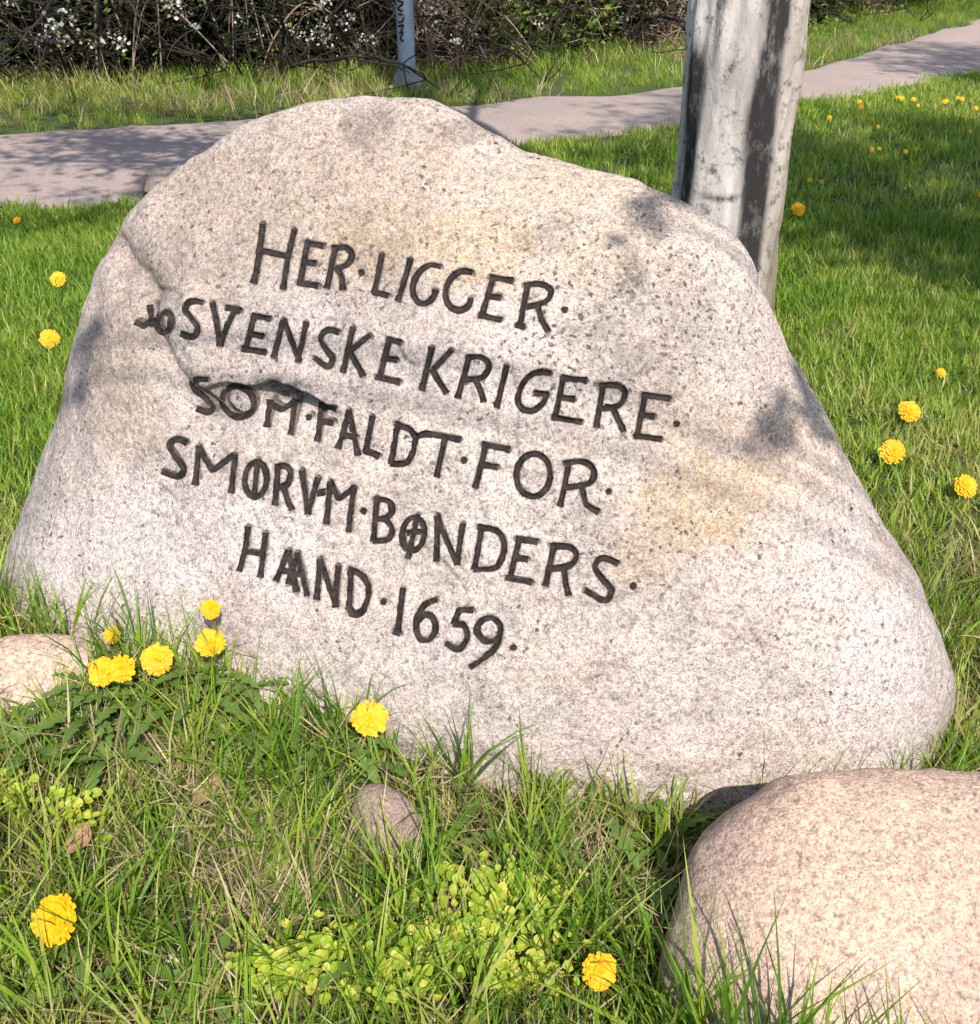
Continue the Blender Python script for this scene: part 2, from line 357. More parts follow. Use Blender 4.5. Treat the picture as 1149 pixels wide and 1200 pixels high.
# ------------------------------------------------------------------ boulders from traced outlines
def boulder(outline, P0, U, V, centre_px, tf, tb, vrange, rough, nth, nr, p=2.3, q=.62, seed=3, extra=None, fit=6):
    """closed stone: outline (photo pixels) laid on the plane P0,U,V, swollen to the front and the back, silhouette corrected"""
    U = np.array(U) / np.linalg.norm(U); V = np.array(V) / np.linalg.norm(V); Nn = np.cross(U, V)
    P0 = np.array(P0, float); C = np.array([0, 0, CAM_H])
    def onplane(px):
        d = ray(px[:, 0], px[:, 1]); t = ((P0 - C) @ Nn) / (d @ Nn); w = C + d * t[:, None] - P0
        return np.stack([w @ U, w @ V], 1)
    c2 = onplane(np.array([centre_px], float))[0]
    o = catmull(np.array(outline, float), 3.0, True); uv = onplane(o) - c2
    th = np.arctan2(uv[:, 1], uv[:, 0]); rr = np.linalg.norm(uv, axis=1); od = np.argsort(th)
    TH = np.linspace(-math.pi, math.pi, nth, endpoint=False)
    Rt = np.interp(TH, th[od], rr[od], period=2 * math.pi)
    ker = np.ones(5) / 5; Rt = np.convolve(np.concatenate([Rt[-2:], Rt, Rt[:2]]), ker, 'valid')
    opx = np.arctan2(o[:, 1] - centre_px[1], o[:, 0] - centre_px[0]); orr = np.hypot(o[:, 0] - centre_px[0], o[:, 1] - centre_px[1]); oo = np.argsort(opx)
    def surf(Rc, r, th_i, sign):
        Ru = Rc[th_i]; u = c2[0] + np.cos(TH[th_i]) * Ru * r; v = c2[1] + np.sin(TH[th_i]) * Ru * r
        prof = np.clip(1 - r ** p, 0, 1) ** q
        s = np.clip((v - vrange[0]) / (vrange[1] - vrange[0]), 0, 1)
        t = (tf[0] + (tf[1] - tf[0]) * s) if sign > 0 else -(tb[0] + (tb[1] - tb[0]) * s)
        P = P0 + u[:, None] * U + v[:, None] * V + (t * prof)[:, None] * Nn
        return P
    def rough_d(P, r):
        g = (P - P0 - c2[0] * U - c2[1] * V); g = g / (np.linalg.norm(g, axis=1)[:, None] + 1e-6)
        a = 0
        for sc, am, oc in rough: a = a + am * fbm(P * sc, oc, seed)
        return a, g
    Rc = Rt.copy()
    rl = np.array([.55, .7, .8, .87, .92, .96, .985, 1.0])
    for it in range(fit):
        I, J = np.meshgrid(np.arange(nth), rl); I = I.ravel(); J = J.ravel()
        P = np.concatenate([surf(Rc, J, I, 1), surf(Rc, J, I, -1)])
        x, y = proj(P); a = np.arctan2(y - centre_px[1], x - centre_px[0]); d = np.hypot(x - centre_px[0], y - centre_px[1])
        nb = 240; bi = ((a + math.pi) / (2 * math.pi) * nb).astype(int) % nb
        mx = np.zeros(nb); np.maximum.at(mx, bi, d); ab = -math.pi + (np.arange(nb) + .5) * 2 * math.pi / nb
        ratio = np.interp(ab, opx[oo], orr[oo], period=2 * math.pi) / np.maximum(mx, 1)
        xe, ye = proj(surf(Rc, np.ones(nth), np.arange(nth), 1)); ae = np.arctan2(ye - centre_px[1], xe - centre_px[0])
        f = np.interp(ae, ab, ratio, period=2 * math.pi); f = np.convolve(np.concatenate([f[-6:], f, f[:6]]), np.ones(13) / 13, 'valid')
        Rc = Rc * (1 + .75 * (np.clip(f, .85, 1.15) - 1))
    # final mesh: front rings 1..nr, back rings
    rf = 1 - (1 - np.linspace(0, 1, nr + 1)[1:]) ** 1.18
    rb = (1 - (1 - np.linspace(0, 1, max(nr // 5, 10) + 1)[1:]) ** 1.6)[::-1][1:]
    rings = []
    for r in rf: rings.append(surf(Rc, np.full(nth, r), np.arange(nth), 1))
    for r in rb: rings.append(surf(Rc, np.full(nth, r), np.arange(nth), -1))
    P = np.concatenate([surf(Rc, np.zeros(1), np.zeros(1, int), 1)] + rings + [surf(Rc, np.zeros(1), np.zeros(1, int), -1)])
    rall = np.concatenate([[0], np.repeat(rf, nth), np.repeat(rb, nth), [0]])
    front = np.concatenate([[1], np.ones(len(rf) * nth), np.zeros(len(rb) * nth + 1)])
    a, g = rough_d(P, rall)
    nd = np.where(front > .5, 1., -1.)[:, None] * Nn * (1 - rall ** 3)[:, None] + g * (rall ** 3)[:, None]
    P = P + nd * a[:, None]
    extra_attrs = {}
    if extra is not None: P, extra_attrs = extra(P, rall, front, Nn)
    nR = len(rings); F4 = []
    base = 1 + np.arange(nR * nth).reshape(nR, nth); nxt = np.roll(base, -1, 1)
    F4 = np.stack([base[:-1], base[1:], nxt[1:], nxt[:-1]], -1).reshape(-1, 4)
    last = len(P) - 1
    cap = [(0, int(base[0, j]), int(nxt[0, j])) for j in range(nth)] + [(last, int(nxt[-1, j]), int(base[-1, j])) for j in range(nth)]
    # caps as degenerate-free triangles in a second pass
    return P, F4, cap, extra_attrs
def boulder_mesh(name, P, F4, cap, attrs):
    me = bpy.data.meshes.new(name); n4, n3 = len(F4), len(cap); cap = np.array(cap)
    me.vertices.add(len(P)); me.vertices.foreach_set('co', P.astype(np.float32).ravel())
    me.loops.add(n4 * 4 + n3 * 3); me.loops.foreach_set('vertex_index', np.concatenate([F4.ravel(), cap.ravel()]).astype(np.int32))
    me.polygons.add(n4 + n3)
    me.polygons.foreach_set('loop_start', np.concatenate([np.arange(n4) * 4, n4 * 4 + np.arange(n3) * 3]).astype(np.int32))
    me.update(calc_edges=True); me.polygons.foreach_set('use_smooth', np.ones(n4 + n3, bool))
    for an, av in attrs.items():
        a = me.attributes.new(an, 'FLOAT', 'POINT'); a.data.foreach_set('value', np.asarray(av, np.float32))
    me.validate(); me.update(); return me

# ---- lettering, traced stroke by stroke in four enlargements of the photograph
ZM = {'A': (150, 230, 1149 / 350), 'B': (450, 280, 1149 / 380), 'C': (150, 490, 1149 / 330), 'D': (420, 560, 1149 / 360)}
def el(cx, cy, rx, ry, rot=0, n=14, a0=0, a1=2 * math.pi):
    out = []
    for i in range(n + 1):
        a = a0 + (a1 - a0) * i / n; x = rx * math.cos(a); y = ry * math.sin(a)
        out.append((cx + x * math.cos(rot) - y * math.sin(rot), cy + x * math.sin(rot) + y * math.cos(rot)))
    return out
L_, C_ = 0, 1                               # straight stroke / curved stroke
LET = [
 ('A', [(L_, [(518,108),(508,200),(485,332)]), (L_, [(640,130),(615,240),(597,355)]), (L_, [(508,208),(622,232)])]),
 ('A', [(L_, [(692,175),(662,335)]), (L_, [(685,178),(750,190)]), (L_, [(674,252),(720,258)]), (L_, [(655,332),(730,345)])]),
 ('A', [(L_, [(797,200),(766,352)]), (C_, [(788,200),(838,198),(862,222),(846,260),(800,280)]), (L_, [(805,275),(822,310),(828,357)])]),
 ('A', [(2, [(898,294)])]),
 ('A', [(L_, [(977,225),(965,290),(948,370)]), (L_, [(945,368),(1000,382)])]),
 ('B', [(L_, [(95,72),(75,140),(50,218)])]),
 ('B', [(C_, [(198,97),(160,93),(120,125),(102,180),(118,222),(148,228),(175,205),(183,182)])]),
 ('B', [(C_, [(312,118),(270,115),(235,145),(218,195),(235,240),(270,252),(298,238),(308,212)])]),
 ('B', [(L_, [(388,135),(347,275)]), (L_, [(378,135),(455,147)]), (L_, [(366,203),(412,208)]), (L_, [(338,271),(415,286)])]),
 ('B', [(L_, [(510,160),(482,308)]), (C_, [(500,164),(560,160),(592,185),(572,222),(505,240)]), (L_, [(545,235),(560,290),(582,325)]), (L_, [(470,305),(498,312)])]),
 ('B', [(2, [(642,250)])]),
 ('A', [(L_, [(84,420),(97,500)]), (L_, [(30,484),(62,500),(96,472)])]),
 ('A', [(C_, el(140, 485, 27, 40, .1))]),
 ('A', [(C_, [(286,408),(242,404),(222,435),(245,470),(268,505),(252,540),(205,530)])]),
 ('A', [(L_, [(325,410),(340,480),(355,572)]), (L_, [(355,572),(385,490),(415,432)]), (L_, [(378,428),(432,440)])]),
 ('A', [(L_, [(487,460),(452,590)]), (L_, [(480,460),(548,470)]), (L_, [(470,530),(520,538)]), (L_, [(440,585),(530,600)])]),
 ('A', [(L_, [(597,480),(562,618)]), (L_, [(600,475),(660,632)]), (L_, [(686,485),(655,635)])]),
 ('A', [(C_, [(810,522),(765,515),(742,548),(762,590),(787,625),(768,655),(718,622)])]),
 ('A', [(L_, [(865,505),(828,675)]), (L_, [(930,535),(850,597)]), (L_, [(850,592),(905,690)])]),
 ('A', [(L_, [(1007,550),(967,700)]), (L_, [(1000,550),(1050,562)]), (L_, [(988,622),(1035,630)]), (L_, [(955,695),(1045,715)])]),
 ('B', [(L_, [(170,385),(135,535)]), (L_, [(240,395),(170,467)]), (L_, [(172,465),(220,545)])]),
 ('B', [(L_, [(302,420),(262,562)]), (C_, [(296,420),(345,420),(372,447),(350,490),(288,498)]), (L_, [(325,495),(345,545),(353,575)])]),
 ('B', [(L_, [(435,450),(400,596)])]),
 ('B', [(C_, [(590,475),(545,472),(500,502),(475,560),(490,600),(530,608),(565,580),(577,548)]), (L_, [(535,545),(582,552)])]),
 ('B', [(L_, [(637,490),(606,635)]), (L_, [(632,490),(718,501)]), (L_, [(622,560),(675,567)]), (L_, [(598,632),(700,648)])]),
 ('B', [(L_, [(777,520),(753,665)]), (C_, [(765,518),(830,520),(855,547),(832,590),(765,600)]), (L_, [(812,595),(830,640),(850,680)])]),
 ('B', [(L_, [(926,555),(897,700)]), (L_, [(918,552),(1012,566)]), (L_, [(912,622),(957,629)]), (L_, [(890,697),(982,709)])]),
 ('B', [(2, [(1038,655)])]),
 ('A', [(C_, [(305,705),(252,708),(258,742),(303,780),(328,812),(312,830),(266,818)])]),
 ('A', [(C_, el(424, 790, 64, 56, .6))]),
 ('A', [(L_, [(547,785),(535,885)]), (L_, [(548,795),(592,822),(645,788)]), (L_, [(645,785),(626,915)])]),
 ('A', [(2, [(697,850)])]),
 ('A', [(L_, [(747,805),(730,940)]), (L_, [(737,804),(800,815)]), (L_, [(742,865),(790,871)])]),
 ('A', [(L_, [(852,825),(810,968)]), (L_, [(850,825),(885,995)]), (L_, [(828,920),(880,928)])]),
 ('A', [(L_, [(940,848),(915,985)]), (L_, [(912,980),(965,1000)])]),
 ('B', [(L_, [(50,655),(25,795)]), (C_, [(40,655),(95,680),(110,722),(85,788),(25,798)])]),
 ('B', [(L_, [(150,690),(270,711)]), (L_, [(217,705),(187,842)]), (L_, [(110,702),(150,690)])]),
 ('B', [(2, [(285,785)])]),
 ('B', [(L_, [(362,730),(325,880)]), (L_, [(350,728),(445,746)]), (L_, [(346,800),(402,809)])]),
 ('B', [(C_, el(530, 837, 60, 76, .12))]),
 ('B', [(L_, [(657,795),(625,945)]), (C_, [(640,795),(710,790),(745,822),(728,866),(650,880)]), (L_, [(700,870),(716,942),(760,966)])]),
 ('B', [(2, [(797,895)])]),
 ('C', [(C_, [(240,100),(197,85),(170,112),(195,160),(227,205),(205,240),(140,220)])]),
 ('C', [(L_, [(290,115),(275,270)]), (L_, [(290,120),(345,215),(430,152)]), (L_, [(437,150),(422,302)])]),
 ('C', [(C_, el(522, 250, 45, 70, .08)), (L_, [(531,170),(514,322)])]),
 ('C', [(L_, [(612,200),(600,352)]), (C_, [(604,200),(640,196),(663,222),(653,265),(618,285)]), (L_, [(635,285),(650,335),(668,372)])]),
 ('C', [(L_, [(710,215),(735,388)]), (L_, [(735,388),(775,245)]), (L_, [(775,305),(802,300)])]),
 ('C', [(L_, [(827,262),(810,428)]), (L_, [(826,260),(860,332),(925,285)]), (L_, [(922,285),(900,462)])]),
 ('C', [(2, [(962,380)])]),
 ('D', [(L_, [(70,75),(57,236)]), (C_, [(64,80),(112,88),(126,120),(105,150),(65,156)]), (C_, [(100,152),(126,190),(112,230),(56,236)])]),
 ('D', [(C_, el(206, 210, 41, 62, .1)), (L_, [(222,138),(187,300)]), (L_, [(185,207),(230,202)])]),
 ('D', [(L_, [(297,145),(292,310)]), (L_, [(292,143),(370,322)]), (L_, [(391,173),(370,322)])]),
 ('D', [(L_, [(462,185),(435,340)]), (C_, [(450,184),(520,200),(546,252),(520,330),(434,345)])]),
 ('D', [(L_, [(602,235),(566,378)]), (L_, [(592,231),(668,241)]), (L_, [(585,300),(632,306)]), (L_, [(553,375),(647,391)])]),
 ('D', [(L_, [(732,255),(700,402)]), (C_, [(722,258),(790,260),(816,290),(793,327),(720,342)]), (L_, [(770,335),(775,390),(787,437)])]),
 ('D', [(C_, [(970,322),(915,300),(885,332),(910,375),(947,420),(922,460),(850,422)])]),
 ('D', [(2, [(1028,405)])]),
 ('C', [(L_, [(490,445),(480,530),(455,622)]), (L_, [(562,470),(540,647)]), (L_, [(480,545),(548,553)])]),
 ('C', [(L_, [(655,542),(605,662)]), (L_, [(655,542),(688,706)]), (L_, [(692,552),(655,675)]), (L_, [(690,552),(732,722)]), (L_, [(630,622),(715,642)])]),
 ('C', [(L_, [(785,580),(770,738)]), (L_, [(785,578),(850,768)]), (L_, [(858,605),(846,768)])]),
 ('C', [(L_, [(910,620),(903,778)]), (C_, [(903,618),(958,645),(982,702),(962,780),(925,800),(903,775)])]),
 ('C', [(2, [(1043,750)])]),
 ('D', [(L_, [(166,415),(148,576)]), (L_, [(135,572),(156,581)])]),
 ('D', [(C_, [(292,455),(245,480),(218,540),(225,595),(260,608),(289,570),(280,525),(250,512),(224,532)])]),
 ('D', [(L_, [(377,495),(428,494)]), (L_, [(377,495),(358,545)]), (C_, [(358,545),(395,553),(407,600),(375,641),(328,620)])]),
 ('D', [(C_, el(489, 568, 44, 44)), (C_, [(533,565),(522,620),(482,665),(420,709)])]),
 ('D', [(2, [(580,635)])]),
]
STROKES = []                                # per letter: list of (kind, Nx2 photo-pixel polyline, half width)
for z, ss in LET:
    x0, y0, s = ZM[z]; lst = []
    for kd, pts in ss:
        P = np.array(pts, float) / s + np.array([x0, y0])
        if kd == 2: lst.append((2, P, 4.2)); continue
        big = 1.12 if (z == 'A' and pts[0] == (518, 108)) else 1.0
        P = catmull(P, 1.6) if kd == C_ else resamp(P, max(4, int(np.linalg.norm(P[-1] - P[0]) / 1.6)))
        lst.append((kd, P, 3.75 * big))
    STROKES.append(lst)

def seg_dist(x, y, P):
    """distance of points to polyline P"""
    if len(P) == 1: return np.hypot(x - P[0, 0], y - P[0, 1])
    best = np.full(len(x), 1e9)
    for a, b in zip(P[:-1], P[1:]):
        d = b - a; L2 = d @ d + 1e-9
        t = np.clip(((x - a[0]) * d[0] + (y - a[1]) * d[1]) / L2, 0, 1)
        best = np.minimum(best, np.hypot(x - a[0] - t * d[0], y - a[1] - t * d[1]))
    return best

LEDGE = np.array([(200,432),(215,452),(240,452),(268,447),(300,447),(325,440),(345,446),(372,462),(400,474),(425,482)], float)
CREASE = np.array([(137,284),(148,305),(165,322),(178,345),(170,378),(185,400),(200,432),(232,472),(262,488)], float)
CRACKS = [(np.array([(466,403),(474,420),(482,426),(490,427)], float), 2.4), (np.array([(600,432),(607,470),(604,520),(612,560)], float), 0),
          (np.array([(498,640),(520,660),(533,675),(545,690)], float), 3.0), (np.array([(690,715),(730,700),(770,694)], float), 0),
          (np.array([(160,350),(178,341),(200,340),(212,347)], float), 2.5), (np.array([(188,572),(200,580),(206,588)], float), 2.0)]
def stone_detail(P, r, front, Nn):
    x, y = proj(P); fr = (front > .5)
    n = len(P); dz = np.zeros(n); at = {k: np.zeros(n) for k in ('ochre', 'pale', 'spots', 'stain_shade', 'paint')}
    f = np.where(fr)[0]; fx, fy = x[f], y[f]; wob = fbm(P[f] * 9, 3, 41)
    # rock ledge above the third line: proud above, undercut below
    sel = (fx > 170) & (fx < 470) & (fy > 250) & (fy < 620); g = f[sel]; gx_, gy_ = x[g], y[g]
    yl = np.interp(gx_, LEDGE[:, 0], LEDGE[:, 1]) + 7 * wob[sel]; d = gy_ - yl
    win = (.3 * sstep(205, 260, gx_) + .7 * sstep(292, 318, gx_)) * (1 - sstep(345, 410, gx_))
    dz[g] += win * (.014 * np.where(d < 0, np.exp(d / 34), np.exp(-d / 6)) - .062 * np.where(d >= 0, np.exp(-d / 22), 0) * sstep(0, 7, d))
    at['stain_shade'][g] = np.maximum(at['stain_shade'][g], .75 * win * np.exp(-(d / 9) ** 2) * sstep(285, 320, gx_))  # shade of the undercut painted dark along the ledge
    # crease running down the left side
    sel = (fx < 330) & (fy > 240) & (fy < 560); g = f[sel]; dd = seg_dist(x[g], y[g], CREASE) + 4 * wob[sel]
    dz[g] -= .016 * np.exp(-(dd / 8) ** 2) + .014 * np.exp(-(dd / 24) ** 2)
    at['stain_shade'][g] = np.maximum(at['stain_shade'][g], .55 * np.exp(-(dd / 8) ** 2))  # colour darkened along the crease
    for cp, wd in CRACKS:
        sel = (np.abs(fx - cp[:, 0].mean()) < 90) & (np.abs(fy - cp[:, 1].mean()) < 110); g = f[sel]
        dd = seg_dist(x[g], y[g], cp) + 2 * wob[sel]; w = wd if wd else 3.0
        dz[g] -= .0035 * np.exp(-(dd / w) ** 2); at['stain_shade'][g] = np.maximum(at['stain_shade'][g], (.8 if wd else .35) * np.exp(-(dd / w) ** 2))
    # the saddle and hump on the crest, a shallow dish on the right
    for cx, cy, rx, ry, a in ((560,165,50,40,-.014),(405,150,45,28,-.014),(470,125,30,40,.012),(880,520,60,40,-.012),(955,470,28,60,-.016),(750,255,22,30,-.012),(300,170,60,30,.008),(620,190,60,25,-.008),(150,560,60,90,-.008),(700,420,120,120,.006)):
        dz[f] += a * np.exp(-((fx - cx) / rx) ** 2 - ((fy - cy) / ry) ** 2)
    dz[f] += .0034 * fbm(P[f] * 24, 4, 77)
    # coloured stains: cream-ochre, lichen drifts, weathered grey; some dark blots are painted shade
    def blot(key, lst):
        for cx, cy, rx, ry, a in lst:
            e = ((fx - cx) / rx) ** 2 + ((fy - cy) / ry) ** 2 + .5 * wob
            at[key][f] = np.maximum(at[key][f], a * (1 - sstep(.25, 1.25, e)))
    blot('ochre', [(440,230,330,110,.45),(700,270,170,90,.40),(300,300,200,80,.3),(150,420,60,120,.35),(860,560,140,120,.45),(520,285,150,62,.75),(820,590,110,70,.85),(640,215,120,40,.5),(690,300,60,50,.5),(250,265,90,30,.4),(760,640,60,60,.5),(150,430,50,60,.45),(300,180,80,30,.3),(640,780,80,40,.3),(900,590,60,50,.6)])
    blot('pale', [(200,640,190,90,.9),(1040,800,70,120,.85),(330,370,80,60,.5),(850,280,80,60,.4),(950,640,90,70,.55),(560,440,120,60,.35),(560,760,150,60,.4),(620,600,120,60,.35)])
    blot('spots', [(720,360,150,140,1.0),(600,300,120,70,.8),(860,420,90,110,.7),(400,200,160,70,.5),(700,600,120,80,.7),(430,340,70,70,.9),(690,400,110,110,.95),(640,270,80,40,.7),(780,470,60,60,.8),(740,520,70,80,.8),(960,760,110,120,.7),(780,320,60,60,.7),(270,610,40,40,.5),(840,700,160,100,.55),(520,130,50,40,.7),(470,250,60,60,.5)])
    blot('stain_shade', [(720,380,70,90,.38),(780,420,40,60,.35),(640,285,40,26,.4),(180,300,50,40,.25),(742,340,26,60,.85),(745,415,52,42,.6),(700,400,40,40,.35),(800,330,40,50,.3),(470,330,30,60,.3),(650,560,30,30,.35),(700,600,40,30,.35),(655,265,22,22,.45),(545,155,38,22,.5),(430,290,16,40,.35),(420,150,30,24,.4),(450,140,14,16,.4),(900,515,34,24,.35),(338,458,34,20,1.4),(322,447,30,9,1.2),(300,452,22,8,.7),(375,470,26,9,.7),(245,462,26,14,.5),(182,385,20,22,.6),(158,318,22,14,.5),(110,400,14,26,.35)])  # among the stains: painted shade under the ledge, twig shadows on both flanks
    # carved letters
    for lst in STROKES:
        allp = np.concatenate([s[1] for s in lst]); a0, a1 = allp.min(0) - 12, allp.max(0) + 12
        sel = (fx > a0[0]) & (fx < a1[0]) & (fy > a0[1]) & (fy < a1[1]); g = f[sel]
        if not len(g): continue
        dm = np.full(len(g), 99.)
        for kd, pl, hw in lst: dm = np.minimum(dm, seg_dist(x[g], y[g], pl if len(pl) < 3 else pl[::2] if len(pl) % 2 else np.concatenate([pl[::2], pl[-1:]])) - (hw - 3.75))
        dz[g] -= .0065 * (1 - sstep(.5, 5.2, dm)); at['paint'][g] = np.maximum(at['paint'][g], .8 * (1 - sstep(2.4, 5.0, dm + .8 * wob[sel])))
    P = P + dz[:, None] * Nn * np.where(fr, 1, 0)[:, None]
    return P, at

OUT = [(5,712),(18,640),(40,590),(75,490),(95,420),(110,345),(132,288),(160,235),(215,180),(285,135),(345,111),(400,106),(450,106),(500,107),(540,120),(580,142),(640,168),(705,190),(765,208),(820,240),(865,275),(890,310),(905,345),(930,405),(965,465),(995,530),(1040,610),(1085,690),(1112,760),(1118,810),(1105,870),(1085,960),(1050,1060),(900,1180),(600,1190),(300,1130),(90,960),(20,820)]
lean = R(12); Udir = np.array([1.82, -.30, 0]); Udir /= np.linalg.norm(Udir)
back = np.array([-Udir[1], Udir[0], 0]); Vdir = np.array([0, 0, 1]) * math.cos(lean) + back * math.sin(lean)
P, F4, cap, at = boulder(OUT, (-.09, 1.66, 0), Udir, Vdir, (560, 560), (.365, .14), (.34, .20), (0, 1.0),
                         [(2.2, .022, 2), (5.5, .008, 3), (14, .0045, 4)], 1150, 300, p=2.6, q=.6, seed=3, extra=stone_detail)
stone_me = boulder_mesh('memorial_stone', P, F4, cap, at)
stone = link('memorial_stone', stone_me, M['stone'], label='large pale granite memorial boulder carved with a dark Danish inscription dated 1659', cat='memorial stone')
def bvh_of(me, loc=(0, 0, 0)):
    n = len(me.vertices); co = np.empty(n * 3, np.float32); me.vertices.foreach_get('co', co); co = co.reshape(-1, 3) + np.array(loc)
    return BVHTree.FromPolygons([tuple(c) for c in co.tolist()], [tuple(p.vertices) for p in me.polygons])
stone_bvh = bvh_of(stone_me)
CV = Vector((0, 0, CAM_H))
def hit(bv, px, py):
    d = ray(px, py); d = Vector(d / np.linalg.norm(d)); h = bv.ray_cast(CV, d)
    return (h[0], h[1]) if h[0] is not None else (None, None)

# painted floor of each carved letter
for li, lst in enumerate(STROKES):
    V = []; F = []
    for si, (kd, pl, hw) in enumerate(lst):
        off = .0005 + .00015 * si
        if kd == 2:
            b0 = len(V); ok = True
            ring = [(0, 0)] + [(math.cos(a) * hw * (1 + .2 * rnd.uniform(-1, 1)), math.sin(a) * hw * (1 + .2 * rnd.uniform(-1, 1))) for a in np.linspace(0, 2 * math.pi, 12, endpoint=False)]
            for dx, dy in ring:
                h, nn = hit(stone_bvh, pl[0, 0] + dx, pl[0, 1] + dy)
                V.append(tuple(h + nn * off))
            F += [(b0, b0 + 1 + (i + 1) % 12, b0 + 1 + i) for i in range(12)]
            continue
        T = np.gradient(pl, axis=0); T /= np.linalg.norm(T, axis=1)[:, None] + 1e-9; Nl = np.stack([-T[:, 1], T[:, 0]], 1)
        n = len(pl); t = np.linspace(0, 1, n); sx = np.stack([pl[:, 0] * .11, pl[:, 1] * .11, np.full(n, li * 1.7)], 1)
        endw = .94 + .16 * np.exp(-(t * n / 3.0) ** 2) + .22 * np.exp(-((1 - t) * n / 3.0) ** 2) if kd == L_ else .82 + .3 * np.abs(np.sin(t * 5.2 + li)) * 1.0
        wl = hw * endw * (1 + .22 * vnoise(sx * 2, 5)); wr = hw * endw * (1 + .22 * vnoise(sx * 2, 6))
        # squared-off stroke ends reach slightly past the traced end
        pl = pl.copy(); pl[0] -= T[0] * 1.2; pl[-1] += T[-1] * 1.2
        b0 = len(V); cols = (-1, -.5, 0, .5, 1)
        for i in range(n):
            for cc in cols:
                q = pl[i] + Nl[i] * cc * (wl[i] if cc < 0 else wr[i])
                h, nn = hit(stone_bvh, q[0], q[1]); V.append(tuple(h + nn * off))
        for i in range(n - 1):
            for j in range(4):
                a = b0 + i * 5 + j; F.append((a, a + 1, a + 6, a + 5))
    link('letter', mesh_np('letter', V, F), M['paint'], parent=stone)

# the other stones
tiltV = lambda a: np.array([0, math.sin(a), math.cos(a)])
solids = [stone_bvh]
def small_boulder(name, outline, cpx, P0, lean_a, tf, tb, vr, rough, nth, nr, mat, label, seed, cat='boulder', p=2.4, q=.55, yaw=0):
    U = np.array([math.cos(yaw), math.sin(yaw), 0]); bk = np.array([-math.sin(yaw), math.cos(yaw), 0])
    V = np.array([0, 0, 1.]) * math.cos(lean_a) + bk * math.sin(lean_a)
    P, F4, cap, at = boulder(outline, P0, U, V, cpx, tf, tb, vr, rough, nth, nr, p=p, q=q, seed=seed)
    me = boulder_mesh(name, P, F4, cap, {}); o = link(name, me, mat, label=label, cat=cat); solids.append(bvh_of(me)); return o
g = gp(np.array([1080.]), np.array([1180.]))[0]
small_boulder('boulder', [(776,1150),(783,1100),(798,1060),(814,1015),(834,982),(868,950),(905,922),(935,911),(1040,907),(1150,905),(1250,915),(1330,950),(1380,1020),(1400,1120),(1395,1260),(1340,1400),(1200,1480),(1050,1490),(900,1450),(805,1340),(778,1230)],
              (1080, 1150), (g[0], g[1] + .06, 0.0), R(38), (.20, .13), (.26, .22), (-.1, .3), [(3.2, .022, 2), (9, .007, 3), (40, .0014, 2)], 420, 110, M['pink'],
              'smooth pinkish boulder lying in front of the big inscribed stone', 31)
g = gpz(458, 985)[0]
small_boulder('half_buried_stone', [(412,985),(410,950),(418,927),(440,918),(462,924),(485,945),(503,972),(500,1000),(480,1025),(450,1035),(425,1020)],
              (455, 970), (g[0], g[1] + .02, .04), R(35), (.055, .03), (.07, .06), (-.05, .1), [(14, .004, 3), (40, .0015, 2)], 160, 36, M['pinkgrey'],
              'small pinkish grey stone half buried in grass below the carved boulder', 37, 'stone')
g = gpz(20, 790, .03)[0]
small_boulder('flat_stone', [(-80,800),(-70,765),(-20,748),(40,742),(85,745),(112,760),(118,790),(90,830),(30,850),(-40,845)],
              (20, 795), (g[0], g[1] - .01, g[2]), R(62), (.035, .035), (.06, .06), (-.05, .1), [(9, .005, 3), (30, .0015, 2)], 160, 36, M['pink'],
              'flat sandy pink stone sunk in grass beside the dandelions', 43, 'stone')
g = gpz(130, 722, .012)[0]
small_boulder('pebble', [(115,722),(118,706),(130,700),(142,708),(143,726),(132,738),(119,735)], (130, 718), (g[0], g[1], g[2]), R(30), (.016, .016), (.02, .02), (-.02, .03), [(40, .002, 2)], 60, 14, M['white_stone'],
              'small white pebble at the foot of the carved boulder', 44, 'pebble')
g = gp(np.array([207.]), np.array([1130.]))[0]
small_boulder('pebble', [(196,1132),(198,1122),(208,1118),(217,1124),(217,1136),(207,1141)], (207, 1130), (g[0], g[1], .014), R(40), (.010, .010), (.015, .015), (-.02, .03), [(40, .0015, 2)], 60, 14, M['white_stone'],
              'tiny pale pebble lying among the coarse foreground grass', 45, 'pebble')
def blocked(x, y, lim=.03):
    out = np.zeros(len(x), bool); zg = gz(x, y)
    for i in range(len(x)):
        o = Vector((x[i], y[i], 3)); dn = Vector((0, 0, -1))
        for bv in solids:
            h = bv.ray_cast(o, dn)
            if h[0] is not None and h[0].z > zg[i] + lim * .5:
                # under the overhang of a leaning stone counts as free only when clear of the body
                out[i] = True; break
    return out

